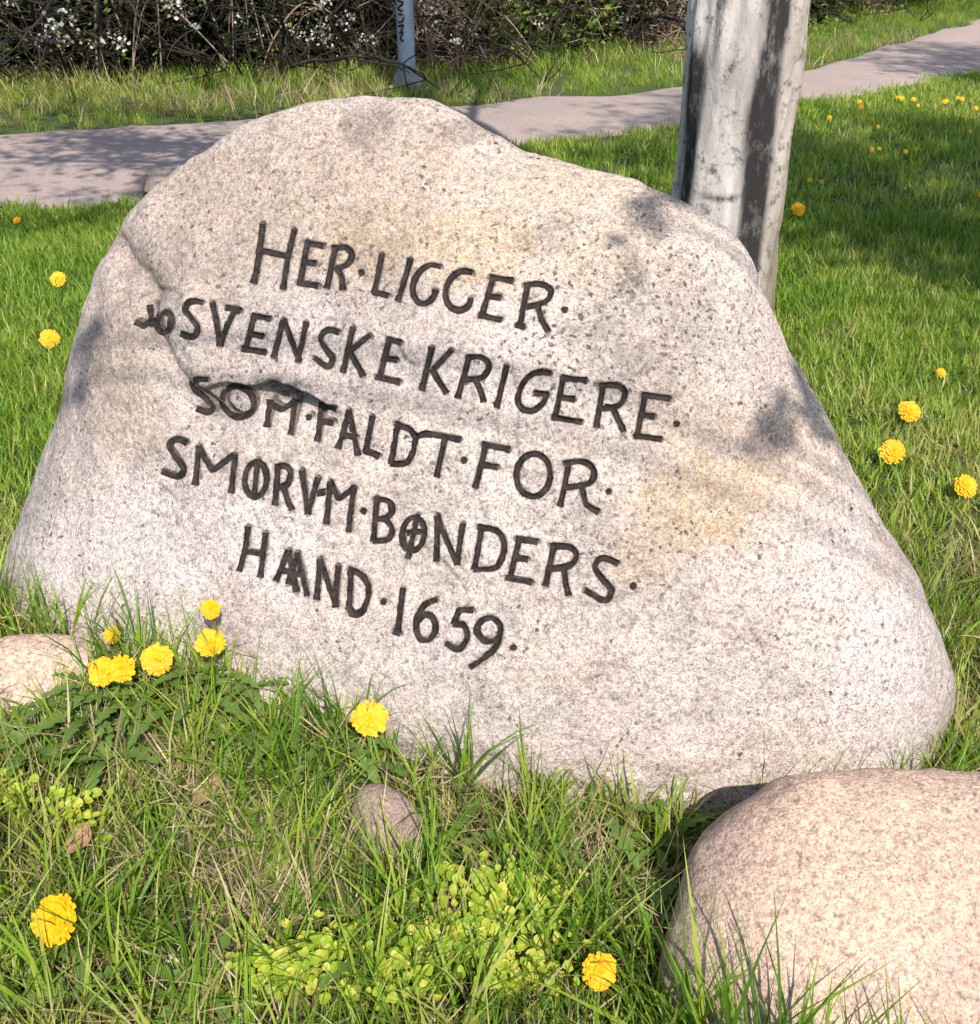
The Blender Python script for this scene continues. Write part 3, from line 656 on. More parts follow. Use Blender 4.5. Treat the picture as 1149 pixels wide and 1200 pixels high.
# ------------------------------------------------------------------ trees
def limb_path(p0, d, L, n, r, wig=.12, up=.05):
    P = [np.array(p0, float)]; d = np.array(d, float); d /= np.linalg.norm(d)
    for i in range(n):
        d = d + np.array([r.uniform(-wig, wig), r.uniform(-wig, wig), r.uniform(-wig, wig) + up]); d /= np.linalg.norm(d)
        P.append(P[-1] + d * L / n)
    return np.array(P)
def make_tree(name, base, rad, height, limbs, label, seed, nleaf, leafsize, streaked=False, twig_leaf=10, extra_leaf=None):
    r = random.Random(seed); rn = np.random.default_rng(seed)
    root = link(name, None, label=label, cat='tree', loc=base)
    zs = np.concatenate([np.linspace(-.12, 1.6, 130), np.linspace(1.7, height, 24)]); k = 120
    th = np.linspace(0, 2 * math.pi, k, endpoint=False); ZZ, TT = np.meshgrid(zs, th, indexing='ij')
    rr = rad * (1 - .72 * np.clip((ZZ - 1.2) / height, 0, 1)) * (1 + .10 * np.exp(-np.clip(ZZ, 0, 9) / .5)) + rad * .07 * np.exp(-np.clip(ZZ + .02, 0, 9) / .11) * (.6 + .4 * np.cos(TT * 5 + .8)) + rad * .03 * np.exp(-np.clip(ZZ, 0, 9) / .3)
    q = np.stack([np.cos(TT) * 1.2, np.sin(TT) * 1.2, ZZ * 1.4], -1).reshape(-1, 3)
    rr = rr + (rad * (.085 * fbm(q * 1.7, 3, seed) + .035 * fbm(q * np.array([6, 6, 3.]), 3, seed + 3))).reshape(rr.shape)
    bend = .02 * np.sin(ZZ * .9); V = np.stack([rr * np.cos(TT) + bend, rr * np.sin(TT), ZZ], -1).reshape(-1, 3)
    idx = np.arange(len(zs) * k).reshape(len(zs), k); nx_ = np.roll(idx, -1, 1)
    F = np.stack([idx[:-1], nx_[:-1], nx_[1:], idx[1:]], -1).reshape(-1, 4)
    at = {}
    if streaked:
        wv = fbm(q * 1.3, 3, 88).reshape(ZZ.shape)
        tc = R(-80) + .20 * wv + .10 * np.sin(ZZ * 3.0); dt = np.angle(np.exp(1j * (TT - tc)))
        wid = .20 + .17 * np.exp(-((ZZ - .62) / .2) ** 2) + .12 * np.exp(-((ZZ - .25) / .2) ** 2)
        s = np.exp(-(dt / wid) ** 4) * (1.8 + 1.1 * wv)  # dark streaks paint bark discolouration and branch shadow together
        d2 = np.angle(np.exp(1j * (TT - R(-152)))); s = np.maximum(s, 1.4 * np.exp(-(d2 / .24) ** 2) * sstep(.15, .5, ZZ + .25 * wv) * (1 - sstep(.8, .95, ZZ)))
        scar = np.exp(-((ZZ - .41 - .01 * np.sin(TT * 4)) / .012) ** 2) * .75 * np.clip(.4 + wv, 0, 1); s = np.maximum(s, scar)
        at['stain_shade'] = np.clip(s, 0, 1).ravel(); db = np.angle(np.exp(1j * (TT - R(-30))))
        at['brown'] = (np.exp(-(db / .55) ** 2) * (.45 + .45 * np.exp(-np.clip(ZZ, 0, 9) / .25))).ravel()
    link('trunk', mesh_np('trunk', V, F, attrs=at), M['bark'], root)
    tips = []
    for (h, az, elv, L, lr) in limbs:
        mb = MB(); d0 = (math.cos(az) * math.cos(elv), math.sin(az) * math.cos(elv), math.sin(elv))
        Pm = limb_path((0, 0, h), d0, L, 9, r, .10, .03); mb.tube(Pm, np.linspace(lr, lr * .25, len(Pm)), 8)
        for j in range(2, 10):
            for s in range(3):
                f = min(j, 9); d1 = Pm[f] - Pm[f - 1]; d1 = d1 / np.linalg.norm(d1) + np.array([r.uniform(-.9, .9), r.uniform(-.9, .9), r.uniform(-.4, .7)])
                Ps = limb_path(Pm[f], d1, L * r.uniform(.22, .42), 5, r, .2, .04); mb.tube(Ps, np.linspace(lr * .22, lr * .06, len(Ps)), 4)
                for e in range(2, 6):
                    d2 = np.array([r.uniform(-1, 1), r.uniform(-1, 1), r.uniform(-.5, .9)])
                    Pt = limb_path(Ps[e], d2, L * r.uniform(.08, .16), 3, r, .25, 0); mb.tube(Pt, np.linspace(.007, .003, len(Pt)), 3, False)
                    tips.append(Pt[-1]); tips.append(Pt[1])
        link('limb', mb.mesh('limb'), M['limb'], root)
    tips = np.array(tips); C = tips[rn.integers(0, len(tips), nleaf)] + rn.normal(size=(nleaf, 3)) * .10
    if extra_leaf is not None: C = np.concatenate([C, extra_leaf])
    V, F = quads_leaves(C, rn.uniform(.6, 1.2, len(C)) * leafsize, .65, r=rn)
    link('crown', mesh_np('crown', V, F, False), M['tree_leaf'], root, kind='stuff')
    return root
tb_ = gp(np.array([838.]), np.array([345.]))[0]
TREE1 = (tb_[0], tb_[1], 0.0)
make_tree('roadside_tree', TREE1, .192, 7.2, [(3.0, R(186), R(6), 2.7, .06), (3.3, R(204), R(10), 2.6, .06), (3.6, R(170), R(12), 2.8, .06), (4.4, R(100), R(50), 2.6, .06), (5.4, R(60), R(55), 2.4, .05), (2.8, R(195), R(2), 2.2, .05), (3.0, R(214), R(4), 2.9, .055), (3.2, R(224), R(6), 2.6, .05), (6.4, R(120), R(65), 2.2, .04), (3.9, R(80), R(40), 2.2, .05)],
          'tree with pale grey blotchy bark standing right behind the carved boulder', 51, 5200, .08, streaked=True)
LIMB2 = [(3.0, R(80), R(25), 2.8, .07), (3.4, R(105), R(25), 3.0, .07), (3.6, R(60), R(30), 2.6, .065), (4.2, R(125), R(30), 2.6, .06), (4.6, R(85), R(40), 3.0, .06), (5.2, R(95), R(45), 2.6, .05), (5.6, R(30), R(50), 2.6, .05), (6.2, R(80), R(60), 2.4, .05)]
make_tree('park_tree', (3.75, -.75, 0), .20, 7.4, LIMB2, 'park tree with a loose young crown shading the lawn beside the boulder', 53, 11000, .10)
make_tree('park_tree', (6.6, 3.4, 0), .20, 7.6, LIMB2, 'park tree with a loose young crown beside the far bend of the path', 54, 8000, .09)

# a branch of a third tree behind the viewer: its leaf sprays shade the stone's flanks
sp = []
for (px, py, n, sg) in ((757,248,10,.018),(800,238,9,.02),(905,512,9,.02),(955,470,20,.03),(968,500,10,.02),(103,402,9,.016),(90,448,10,.016)):
    h, nn = hit(stone_bvh, px, py)
    if h is None: continue
    c = np.array(h) + SUN * 3.4; sp.append((c, n, sg))
root = link('shade_tree', None, label='slender tree with long drooping leafy branches beside the footway', cat='tree', loc=(3.9, -2.9, 0))
mb = MB(); mb.tube([(0, 0, -.1), (.05, 0, 1.5), (0, .08, 3), (-.1, .1, 4.6)], [.13, .11, .085, .05], 12); link('trunk', mb.mesh('trunk'), M['limb'], root)
C = []; 
for c, n, sg in sp:
    c = c - np.array([3.9, -2.9, 0]); mb = MB(); mid = c * .5 + np.array([-.05, .08, 3.4]) * .5 + np.array([0, -.1, .55])
    mb.tube(catmull([(-.03, .09, 3.4 + rnd.uniform(-.4, .6)), mid, c], .2), np.linspace(.022, .004, len(catmull([(-.03, .09, 3.4), mid, c], .2))) if False else .006, 5)
    link('branch', mb.mesh('branch'), M['limb'], root)
    C.append(c + rng.normal(size=(n, 3)) * sg * 1.6)
C = np.concatenate(C); V, F = quads_leaves(C, rng.uniform(.05, .075, len(C)), .7)
link('crown', mesh_np('crown', V, F, False), M['tree_leaf'], root, kind='stuff')

# ------------------------------------------------------------------ lamp post
lp = gp(np.array([478.]), np.array([106.]))[0]
root = link('lamp_post', None, label='slim blue grey metal lamp post with scribbled marks in front of the hedge', cat='lamp post', loc=(lp[0], lp[1], 0))
mb = MB(); mb.tube([(0, 0, -.1), (0, 0, .16), (0, 0, .17), (0, 0, 2.0), (0, 0, 4.2)], [.074, .074, .071, .068, .05], 28); link('pole', mb.mesh('pole'), M['post'], root)
mb = MB(); mb.tube([(0, 0, -.05), (0, 0, .05), (0, 0, .10), (0, 0, .155), (0, 0, .17), (0, 0, .172)], [.125, .122, .112, .088, .082, .06], 28); link('base_collar', mb.mesh('base_collar'), M['post_base'], root)
mb = MB(); mb.tube([(0, 0, 4.15), (0, 0, 4.25), (0, 0, 4.3), (0, 0, 4.36)], [.06, .16, .2, .2], 24); hs = link('lamp_head', mb.mesh('lamp_head'), M['lamp'], root)
mb = MB(); mb.tube([(0, 0, 4.36), (0, 0, 4.6)], [.17, .19], 24); link('diffuser', mb.mesh('diffuser'), M['glass'], hs)
mb = MB(); mb.tube([(0, 0, 4.6), (0, 0, 4.64), (0, 0, 4.7)], [.24, .2, .03], 24); link('cap', mb.mesh('cap'), M['lamp'], hs)
mb = MB(); mb.tube([(0, -.069, .4), (0, -.0755, .4)], [.001, .001], 3)
SCR = [[(-.7,.68),(-.1,.66),(-.65,.62),(-.15,.60)], [(-.6,.58),(-.1,.57),(-.2,.53),(-.65,.52)], [(-.7,.49),(-.15,.50),(-.4,.46)], [(-.62,.44),(-.2,.45),(-.5,.40),(-.15,.385)], [(-.1,.74),(-.6,.73),(-.3,.70)], [(-.7,.80),(-.2,.82),(-.5,.77)]]
mb = MB()
for s in SCR:
    c = catmull(np.array(s), .03); ang = -math.pi / 2 + c[:, 0] * 1.1; mb.tube(np.stack([.0715 * np.cos(ang), .0715 * np.sin(ang), c[:, 1]], 1), .009, 5)
link('scribble', mb.mesh('scribble'), M['ink'], root)

# ------------------------------------------------------------------ hedge shrubs
def shrub_meshes(kind, seed):
    r = random.Random(seed); rn = np.random.default_rng(seed); mb = MB(); tw = MB(); tips = []
    nb, hh, spread = {'bramble': (18, 2.2, 1.1), 'twiggy': (30, 2.0, .8), 'leafy': (22, 1.9, .9)}[kind]
    for i in range(nb):
        a = r.uniform(0, 2 * math.pi); rad = r.uniform(0, .55); p0 = (rad * math.cos(a) * 1.2, rad * math.sin(a) * .8, -.05)
        lean_ = r.uniform(.1, spread); d = (math.cos(a) * lean_, math.sin(a) * lean_, 1)
        Pm = limb_path(p0, d, hh * r.uniform(.7, 1.25), 9, r, .22, -.05 if kind == 'bramble' else .03)
        mb.tube(Pm, np.linspace(.018, .006, len(Pm)) * r.uniform(.7, 1.2), 5, False)
        for j in range(1, 10):
            for s in range(3 if kind != 'twiggy' else 4):
                d1 = np.array([r.uniform(-1, 1), r.uniform(-1.2, .7), r.uniform(-.5, .9)]); Pt = limb_path(Pm[j], d1, r.uniform(.2, .65), 5, r, .35, -.03)
                tw.tube(Pt, np.linspace(.007, .004, len(Pt)), 3, False); tips += [Pt[-1], Pt[-2], Pt[2]]
                if r.random() < .8:
                    d2 = np.array([r.uniform(-1, 1), r.uniform(-1, 1), r.uniform(-.6, .9)]); Pu = limb_path(Pt[3], d2, r.uniform(.12, .3), 3, r, .3, 0); tw.tube(Pu, .0035, 3, False); tips.append(Pu[-1])
    tips = np.array(tips)
    cn = MB()
    for i in range(7):
        a = r.uniform(math.pi * .9, math.pi * 2.1); p0 = (r.uniform(-.7, .7), r.uniform(-.5, .1), -.05); hgt = r.uniform(.5, 1.2); ln = r.uniform(.5, 1.1)
        e = np.array([p0[0] + math.cos(a) * ln, p0[1] - r.uniform(0, .35), r.uniform(.1, .6)]); m_ = (np.array(p0) + e) / 2 + np.array([r.uniform(-.1, .1), -.1, hgt * .75])
        cn.tube(catmull([p0, np.array(p0) * .7 + m_ * .3 + np.array([0, 0, .15]), m_, e], .08), .009 * r.uniform(.6, 1.2), 5, False)
    out = {'stems': mb.mesh('stems'), 'twigs': tw.mesh('twigs'), 'canes': cn.mesh('canes')}
    def lv(n, size, sig, zmax=9, zmin=-9, front=None):
        t = tips[(tips[:, 2] < zmax) & (tips[:, 2] > zmin)]
        C = t[rn.integers(0, len(t), n)] + rn.normal(size=(n, 3)) * sig
        if front is not None: C[:, 1] = np.abs(C[:, 1]) * .8 + front
        V, F = quads_leaves(C, rn.uniform(.6, 1.3, n) * size, .6, r=rn); return V, F
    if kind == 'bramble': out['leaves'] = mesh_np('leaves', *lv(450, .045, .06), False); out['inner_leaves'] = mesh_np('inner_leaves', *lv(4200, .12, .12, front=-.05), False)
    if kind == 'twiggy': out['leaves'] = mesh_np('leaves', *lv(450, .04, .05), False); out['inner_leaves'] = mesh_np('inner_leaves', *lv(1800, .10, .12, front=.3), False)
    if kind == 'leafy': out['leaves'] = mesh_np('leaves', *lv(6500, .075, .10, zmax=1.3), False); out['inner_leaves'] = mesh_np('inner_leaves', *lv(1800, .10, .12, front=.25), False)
    nbl = {'bramble': 30, 'twiggy': 9, 'leafy': 26}[kind]
    tf_ = tips[(tips[:, 1] < -.1) & (tips[:, 2] > .28) & (tips[:, 2] < .95)]; c = tf_[rn.integers(0, len(tf_), nbl)]
    C = np.concatenate([q + rn.normal(size=(rn.integers(8, 34), 3)) * rn.uniform(.02, .055) for q in c]); V, F = quads_leaves(C, rn.uniform(.018, .036, len(C)), .9, r=rn)
    out['blossoms'] = mesh_np('blossoms', V, F, False)
    return out
VAR = {k: [shrub_meshes(k, 100 + 10 * i + j) for j in range(2)] for i, k in enumerate(('bramble', 'twiggy', 'leafy'))}
SM = {'bramble': ('twig_dark', 'shrub_leaf'), 'twiggy': ('twig_tan', 'dry_leaf'), 'leafy': ('twig_tan', 'shrub_leaf')}
HL = [(-9.6, 8.6), (-6.2, 9.0), (-4.1, 9.55), (-2.4, 9.75), (-.9, 10.15), (.35, 11.0), (1.5, 12.4), (2.9, 14.2), (4.7, 16.6), (7.2, 19.4), (11, 24), (16, 33)]
HLd = resamp(catmull(np.array(HL), .3), 26)
WHERE = {'bramble': 'dark bramble shrub with white blossom in the shaded hedge', 'twiggy': 'brown twiggy shrub with dry stems in the hedge', 'leafy': 'shrub with fresh green leaves in the hedge above the grassy bank'}
for i, (hx, hy) in enumerate(HLd):
    kind = 'bramble' if hx < -1.15 else 'twiggy' if hx < -.2 else ('leafy' if (i % 4) else 'twiggy')
    for row in range(2):
        me = VAR[kind][(i + row) % 2]; kk = kind if row == 0 else 'bramble'; me = VAR[kk][(i + row) % 2]
        o = link('hedge_shrub', None, label=(('twiggy hedge shrub directly behind the lamp post' if abs(hx - lp[0]) < .35 else WHERE[kind]) if row == 0 else 'dark shrub in the back row of the hedge'), cat='shrub', group='hedge shrubs, ' + (kind if row == 0 else 'back row'))
        o.location = (hx + rnd.uniform(-.15, .15) + row * -.15, hy + .35 + rnd.uniform(-.1, .15) + row * .75, 0)
        o.rotation_euler = (0, 0, rnd.uniform(-.5, .5)); s = rnd.uniform(.9, 1.15); o.scale = (s * (1 if rnd.random() < .5 else -1), s, s * (1.0 + .15 * row))
        mats = SM[kk]
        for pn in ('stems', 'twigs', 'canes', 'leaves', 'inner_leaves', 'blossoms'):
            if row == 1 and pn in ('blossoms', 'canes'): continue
            mt = M['twig_tan'] if pn == 'canes' else M[mats[0]] if pn in ('stems', 'twigs') else M[mats[1]] if pn == 'leaves' else M['shade_leaf'] if pn == 'inner_leaves' else M['blossom']
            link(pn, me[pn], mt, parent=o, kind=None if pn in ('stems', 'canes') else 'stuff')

# ------------------------------------------------------------------ grass (scattered tufts)
def tuft(name, nb, lmin, lmax, w, spread, lean_, curl, mat, seed):
    r = np.random.default_rng(seed); V = []; F = []; bl = []; al = []
    for i in range(nb):
        a = r.uniform(0, 2 * math.pi); b = np.array([*(r.normal(size=2) * spread), -.012]); L = r.uniform(lmin, lmax); W = w * r.uniform(.6, 1.25) * .5
        d = np.array([math.cos(a), math.sin(a), 0]); sd = np.array([-d[1], d[0], 0]); le = abs(r.normal()) * lean_; cu = r.uniform(.2, 1) * curl
        tw_ = r.uniform(-.9, .9); sd = sd * math.cos(tw_) + d * math.sin(tw_)
        p = b.copy(); n0 = len(V); g = r.random(); ns = 4
        for k in range(ns + 1):
            t = k / ns; wd = W * (1 - t ** 1.8) * (.75 + .5 * min(t * 2, 1) * (1 - t))
            if k < ns: V += [p - sd * wd, p + sd * wd]; bl += [g, g]; al += [t, t]
            else: V.append(p.copy()); bl.append(g); al.append(1)
            an = le + cu * t * 1.3; p = p + (d * math.sin(an) + np.array([0, 0, 1]) * math.cos(an)) * L / ns
        F += [(n0 + 2 * k, n0 + 2 * k + 1, n0 + 2 * k + 3, n0 + 2 * k + 2) for k in range(ns - 1)] + [(n0 + 2 * ns - 2, n0 + 2 * ns - 1, n0 + 2 * ns)]
    me = mesh_np(name, V, F, True, {'bl': bl, 'along': al}); me.materials.append(M[mat]); return me
def tuft_collection(cname, specs):
    c = bpy.data.collections.new(cname)
    for i, s in enumerate(specs):
        o = bpy.data.objects.new('%s_%02d' % (cname, i), tuft(cname, *s)); c.objects.link(o)
    return c
cols = {
 'rough': tuft_collection('rough_tuft', [(16, .06, .15, .0058, .016, .38, .9, 'grass', 201 + i) for i in range(5)] + [(11, .12, .24, .0060, .012, .32, 1.0, 'grass', 211 + i) for i in range(4)] + [(20, .03, .07, .0040, .022, .6, .8, 'grass', 221 + i) for i in range(3)]),
 'lawn': tuft_collection('lawn_tuft', [(22, .03, .075, .0050, .024, .45, .8, 'grass', 231 + i) for i in range(5)]),
 'far': tuft_collection('far_tuft', [(26, .05, .12, .011, .06, .45, .8, 'grass', 241 + i) for i in range(4)]),
 'verge': tuft_collection('verge_tuft', [(26, .10, .30, .013, .07, .4, .8, 'grass', 251 + i) for i in range(4)]),
 'straw': tuft_collection('straw_tuft', [(9, .06, .17, .0036, .03, .9, .7, 'straw', 261 + i) for i in range(4)]),
 'fringe': tuft_collection('fringe_tuft', [(9, .09, .19, .0042, .010, .25, .7, 'grass', 271 + i) for i in range(4)]),
}
def scatter(name, pts, col, scale, tint, label, cat, tilt=.12):
    n = len(pts); me = bpy.data.meshes.new(name); me.vertices.add(n); me.vertices.foreach_set('co', np.asarray(pts, np.float32).ravel())
    rot = np.stack([rng.normal(size=n) * tilt, rng.normal(size=n) * tilt, rng.uniform(0, 6.28, n)], 1)
    a = me.attributes.new('rot', 'FLOAT_VECTOR', 'POINT'); a.data.foreach_set('vector', rot.astype(np.float32).ravel())
    a = me.attributes.new('scl', 'FLOAT', 'POINT'); a.data.foreach_set('value', np.asarray(scale, np.float32))
    a = me.attributes.new('tint', 'FLOAT', 'POINT'); a.data.foreach_set('value', np.clip(tint, 0, 1).astype(np.float32))
    a = me.attributes.new('idx', 'INT', 'POINT'); a.data.foreach_set('value', rng.integers(0, 1000, n).astype(np.int32))
    me.update(); o = link(name, me, None, label=label, cat=cat, kind='stuff')
    ng = bpy.data.node_groups.new('scatter_' + name, 'GeometryNodeTree')
    ng.interface.new_socket('Geometry', in_out='INPUT', socket_type='NodeSocketGeometry'); ng.interface.new_socket('Geometry', in_out='OUTPUT', socket_type='NodeSocketGeometry')
    gi = ng.nodes.new('NodeGroupInput'); go = ng.nodes.new('NodeGroupOutput'); ip = ng.nodes.new('GeometryNodeInstanceOnPoints')
    ci = ng.nodes.new('GeometryNodeCollectionInfo'); ci.inputs[0].default_value = col; ci.inputs[1].default_value = True; ci.inputs[2].default_value = True
    def na(nm, dt):
        q = ng.nodes.new('GeometryNodeInputNamedAttribute'); q.data_type = dt; q.inputs[0].default_value = nm; return q.outputs[0]
    lk = ng.links.new; lk(gi.outputs[0], ip.inputs['Points']); lk(ci.outputs[0], ip.inputs['Instance']); ip.inputs['Pick Instance'].default_value = True
    lk(na('idx', 'INT'), ip.inputs['Instance Index']); lk(na('rot', 'FLOAT_VECTOR'), ip.inputs['Rotation']); lk(na('scl', 'FLOAT'), ip.inputs['Scale']); lk(ip.outputs[0], go.inputs[0])
    md = o.modifiers.new('scatter', 'NODES'); md.node_group = ng
    return o
def in_view(x, y, m=.45):
    d = y * CP + CAM_H * SP
    return np.abs(x) < .47 * d + m
def sample(n, x0, x1, y0, y1, m=.45):
    x = rng.uniform(x0, x1, n); y = rng.uniform(y0, y1, n); k = in_view(x, y, m); return x[k], y[k]
def p3(x, y): return np.stack([x, y, gz(x, y)], 1)
def n2(x, y, sc, seed, o=3): return fbm(np.stack([x * sc, y * sc, 0 * x], 1), o, seed)

# rough foreground, in front of the stone
BARE = [(235,940,52,44,.95),(90,950,60,36,.8),(270,1060,50,40,.85),(800,1080,30,70,.95),(815,1000,24,30,.7),(455,980,75,60,1.0),(575,970,55,30,.85),(690,1010,45,30,.8),(200,1135,55,32,.85),(380,885,40,24,.6),(130,875,20,12,.5),(640,1150,30,30,.4),(20,800,70,40,1.0),(330,1140,40,30,.4),(560,1085,90,45,.6),(590,1150,90,45,.55),(350,1170,60,40,.5),(20,955,36,26,.5),(95,980,36,20,.5)]
def bare(x, y):
    px, py = proj(np.stack([x, y, gz(x, y)], 1)); e = 0
    for cx, cy, rx, ry, a in BARE: e = np.maximum(e, a * np.exp(-((px - cx) / rx) ** 2 - ((py - cy) / ry) ** 2))
    return e
x, y = sample(13500, -2.6, 2.6, .35, 2.4, .75)
k = rng.random(len(x)) > bare(x, y) * .95; k &= rng.random(len(x)) < .72 + .6 * n2(x, y, 3.6, 301) + .5 * ((x < -.2) & (y > 1.3)); x, y = x[k], y[k]
k = ~blocked(x, y); x, y = x[k], y[k]
behind = y > 1.9
px, py = proj(p3(x, y)); fr = ~((px > 1115) | (y > 1.95) | ((px < 20) & (py < 700))); x, y = x[fr], y[fr]
scatter('rough_grass', p3(x, y), cols['rough'], rng.uniform(.6, 1.05, len(x)), .60 + .32 * n2(x, y, 4, 303) + rng.normal(size=len(x)) * .17, 'coarse unmown grass in front of the carved boulder', 'grass')
# straw and dead thatch
x, y = sample(16000, -2.2, 2.2, .5, 2.1, .5); k = rng.random(len(x)) < .24 + .9 * bare(x, y) + .25 * np.clip(n2(x, y, 5, 307), 0, 1); x, y = x[k], y[k]; k = ~blocked(x, y); x, y = x[k], y[k]
scatter('dry_straw', p3(x, y), cols['straw'], rng.uniform(.6, 1.1, len(x)), rng.random(len(x)), 'dead straw-coloured grass lying in the rough turf', 'straw', .5)
# fringe of tall blades against the stones' feet
fx_, fy_ = [], []
for (xa, ya, xb, yb, n) in ((0,725,200,715,50),(200,725,300,760,60),(300,760,420,830,80),(420,850,560,905,60),(560,905,720,935,90),(720,935,850,945,80),(830,950,880,930,14),(790,1215,850,1330,22),(850,1340,1200,1420,120),(880,1400,910,1430,14),(795,1120,790,1190,14),(1105,905,1149,905,10)):
    t = rng.random(n); fx_.append(xa + (xb - xa) * t + rng.normal(size=n) * 8); fy_.append(ya + (yb - ya) * t + rng.normal(size=n) * 9)
q = gpz(np.concatenate(fx_), np.concatenate(fy_)); x, y = q[:, 0], q[:, 1]; k = ~blocked(x, y, .05); x, y = x[k], y[k]
scatter('fringe_grass', p3(x, y), cols['fringe'], rng.uniform(.5, 1.05, len(x)) * np.where(y < 1.0, rng.uniform(1.1, 2.3, len(x)), 1.0), .35 + rng.normal(size=len(x)) * .2, 'tall thin grass blades fringing the foot of the stones', 'grass')
# mown lawn behind and beside the stone
x, y = sample(20000, -3.4, 3.8, 1.4, 5.2, .5); px, py = proj(p3(x, y)); k = ((y > 1.95) | (px > 1115) | (px < 20)) & ~((py > 990)); x, y = x[k], y[k]
k = ~blocked(x, y) & (np.hypot(x - TREE1[0], y - TREE1[1]) > .2); x, y = x[k], y[k]
scatter('lawn_grass', p3(x, y), cols['lawn'], rng.uniform(.75, 1.35, len(x)), .60 + .20 * n2(x, y, 2.2, 311) + .12 * n2(x, y, .7, 312) + rng.normal(size=len(x)) * .10, 'short green lawn grass behind the carved boulder', 'grass')
x, y = sample(36000, -8, 12, 5.0, 21, 1.2); k = ~on_path(x, y, -.02) & (~beyond_path(x, y)); x, y = x[k], y[k]
scatter('far_lawn_grass', p3(x, y), cols['far'], rng.uniform(.6, 1.0, len(x)), .70 + .18 * n2(x, y, 1.4, 315) + rng.normal(size=len(x)) * .08, 'sunlit lawn grass reaching to the footpath', 'grass')
x, y = sample(24000, -9, 14, 6.2, 26, 1.2); hyl = np.interp(x, HLd[:, 0], HLd[:, 1]); k = beyond_path(x, y) & (y < hyl + .5); x, y, hyl = x[k], y[k], hyl[k]
edge = sstep(0, 1.6, hyl - y)
scatter('verge_grass', p3(x, y), cols['verge'], rng.uniform(.35, .8, len(x)) * (1.15 - .45 * edge), .56 + .16 * n2(x, y, 1.1, 319) + .10 * (x < -1) + rng.normal(size=len(x)) * .12 + .06, 'long bright grass on the verge between footpath and hedge', 'grass')

x, y = sample(9000, -7, 6, 6.2, 14, 1.2); hyl = np.interp(x, HLd[:, 0], HLd[:, 1]); k = beyond_path(x, y) & (y < hyl + .3) & (rng.random(len(x)) < .10 + .4 * n2(x, y, 1.3, 331) + .18 * (x < -1)); x, y = x[k], y[k]
scatter('verge_straw', p3(x, y), cols['straw'], rng.uniform(1.2, 2.6, len(x)), rng.random(len(x)), 'dead straw and old stalks along the hedge foot', 'straw', .4)

# ------------------------------------------------------------------ weeds
def leaf_strip(L, W, lobes, seed, droop=.5):
    r = random.Random(seed); n = 12; V = []; F = []
    for i in range(n + 1):
        t = i / n; w = W * (t ** .7) * (1 - t ** 5) * (1 + lobes * (1 if i % 2 else -1) * .5) + .0012; w = max(w, .001)
        z = L * (.55 * t - droop * t * t); yv = L * t * .92
        V += [(-w, yv - (.25 * w if i % 2 else 0), z + w * .25), (0, yv, z), (w, yv - (.25 * w if i % 2 else 0), z + w * .25)]
    for i in range(n):
        a = 3 * i; F += [(a, a + 1, a + 4, a + 3), (a + 1, a + 2, a + 5, a + 4)]
    return mesh_np('leaf', V, F)
DL = [leaf_strip(.13, .014, .9, s, d) for s, d in ((1, .35), (2, .5), (3, .62))]
for q_ in DL: q_.materials.append(M['dandelion_leaf'])
def add_leaves(root, n, sc, r):
    a0 = r.uniform(0, 6.28)
    for i in range(n):
        o = link('leaf', r.choice(DL), None, root); s = sc * r.uniform(.7, 1.15)
        o.scale = (s, s, s); o.rotation_euler = (r.uniform(-.1, .25), r.uniform(-.15, .15), a0 + i * 6.28 / n + r.uniform(-.3, .3)); o.location = (0, 0, .004)
def head_mesh(seed, D=.05):
    r = random.Random(seed); V = []; F = []
    for (cnt, rad, zz, tilt) in ((40, .5, .0, .06), (34, .45, .0022, .14), (28, .36, .0042, .25), (20, .25, .006, .42), (12, .14, .0072, .75)):
        for i in range(cnt):
            a = (i + r.uniform(-.35, .35)) * 2 * math.pi / cnt; L = D * rad * r.uniform(.85, 1.12); w = .0030 * r.uniform(.8, 1.2); t = tilt + r.uniform(-.12, .12)
            d = np.array([math.cos(a), math.sin(a), 0]); s = np.array([-d[1], d[0], 0]); b = np.array([0, 0, zz * D / .05]); n0 = len(V)
            p1 = b + d * L * .6 * math.cos(t) + np.array([0, 0, L * .6 * math.sin(t)]); p2 = b + d * L * math.cos(t * .6) + np.array([0, 0, L * math.sin(t * .75)])
            V += [b - s * w * .4, b + s * w * .4, p1 + s * w, p1 - s * w, p2 + s * w * .8, p2 - s * w * .8]; F += [(n0, n0 + 1, n0 + 2, n0 + 3), (n0 + 3, n0 + 2, n0 + 4, n0 + 5)]
    me = mesh_np('flower_head', V, F, False); me.materials.append(M['petal']); return me
HD = [head_mesh(s) for s in (1, 2, 3)]
mb = MB(); mb.tube([(0, 0, -.016), (0, 0, -.010), (0, 0, -.004), (0, 0, -.0015)], [.003, .0065, .0075, .006], 10); CAL = mb.mesh('calyx'); CAL.materials.append(M['stem'])
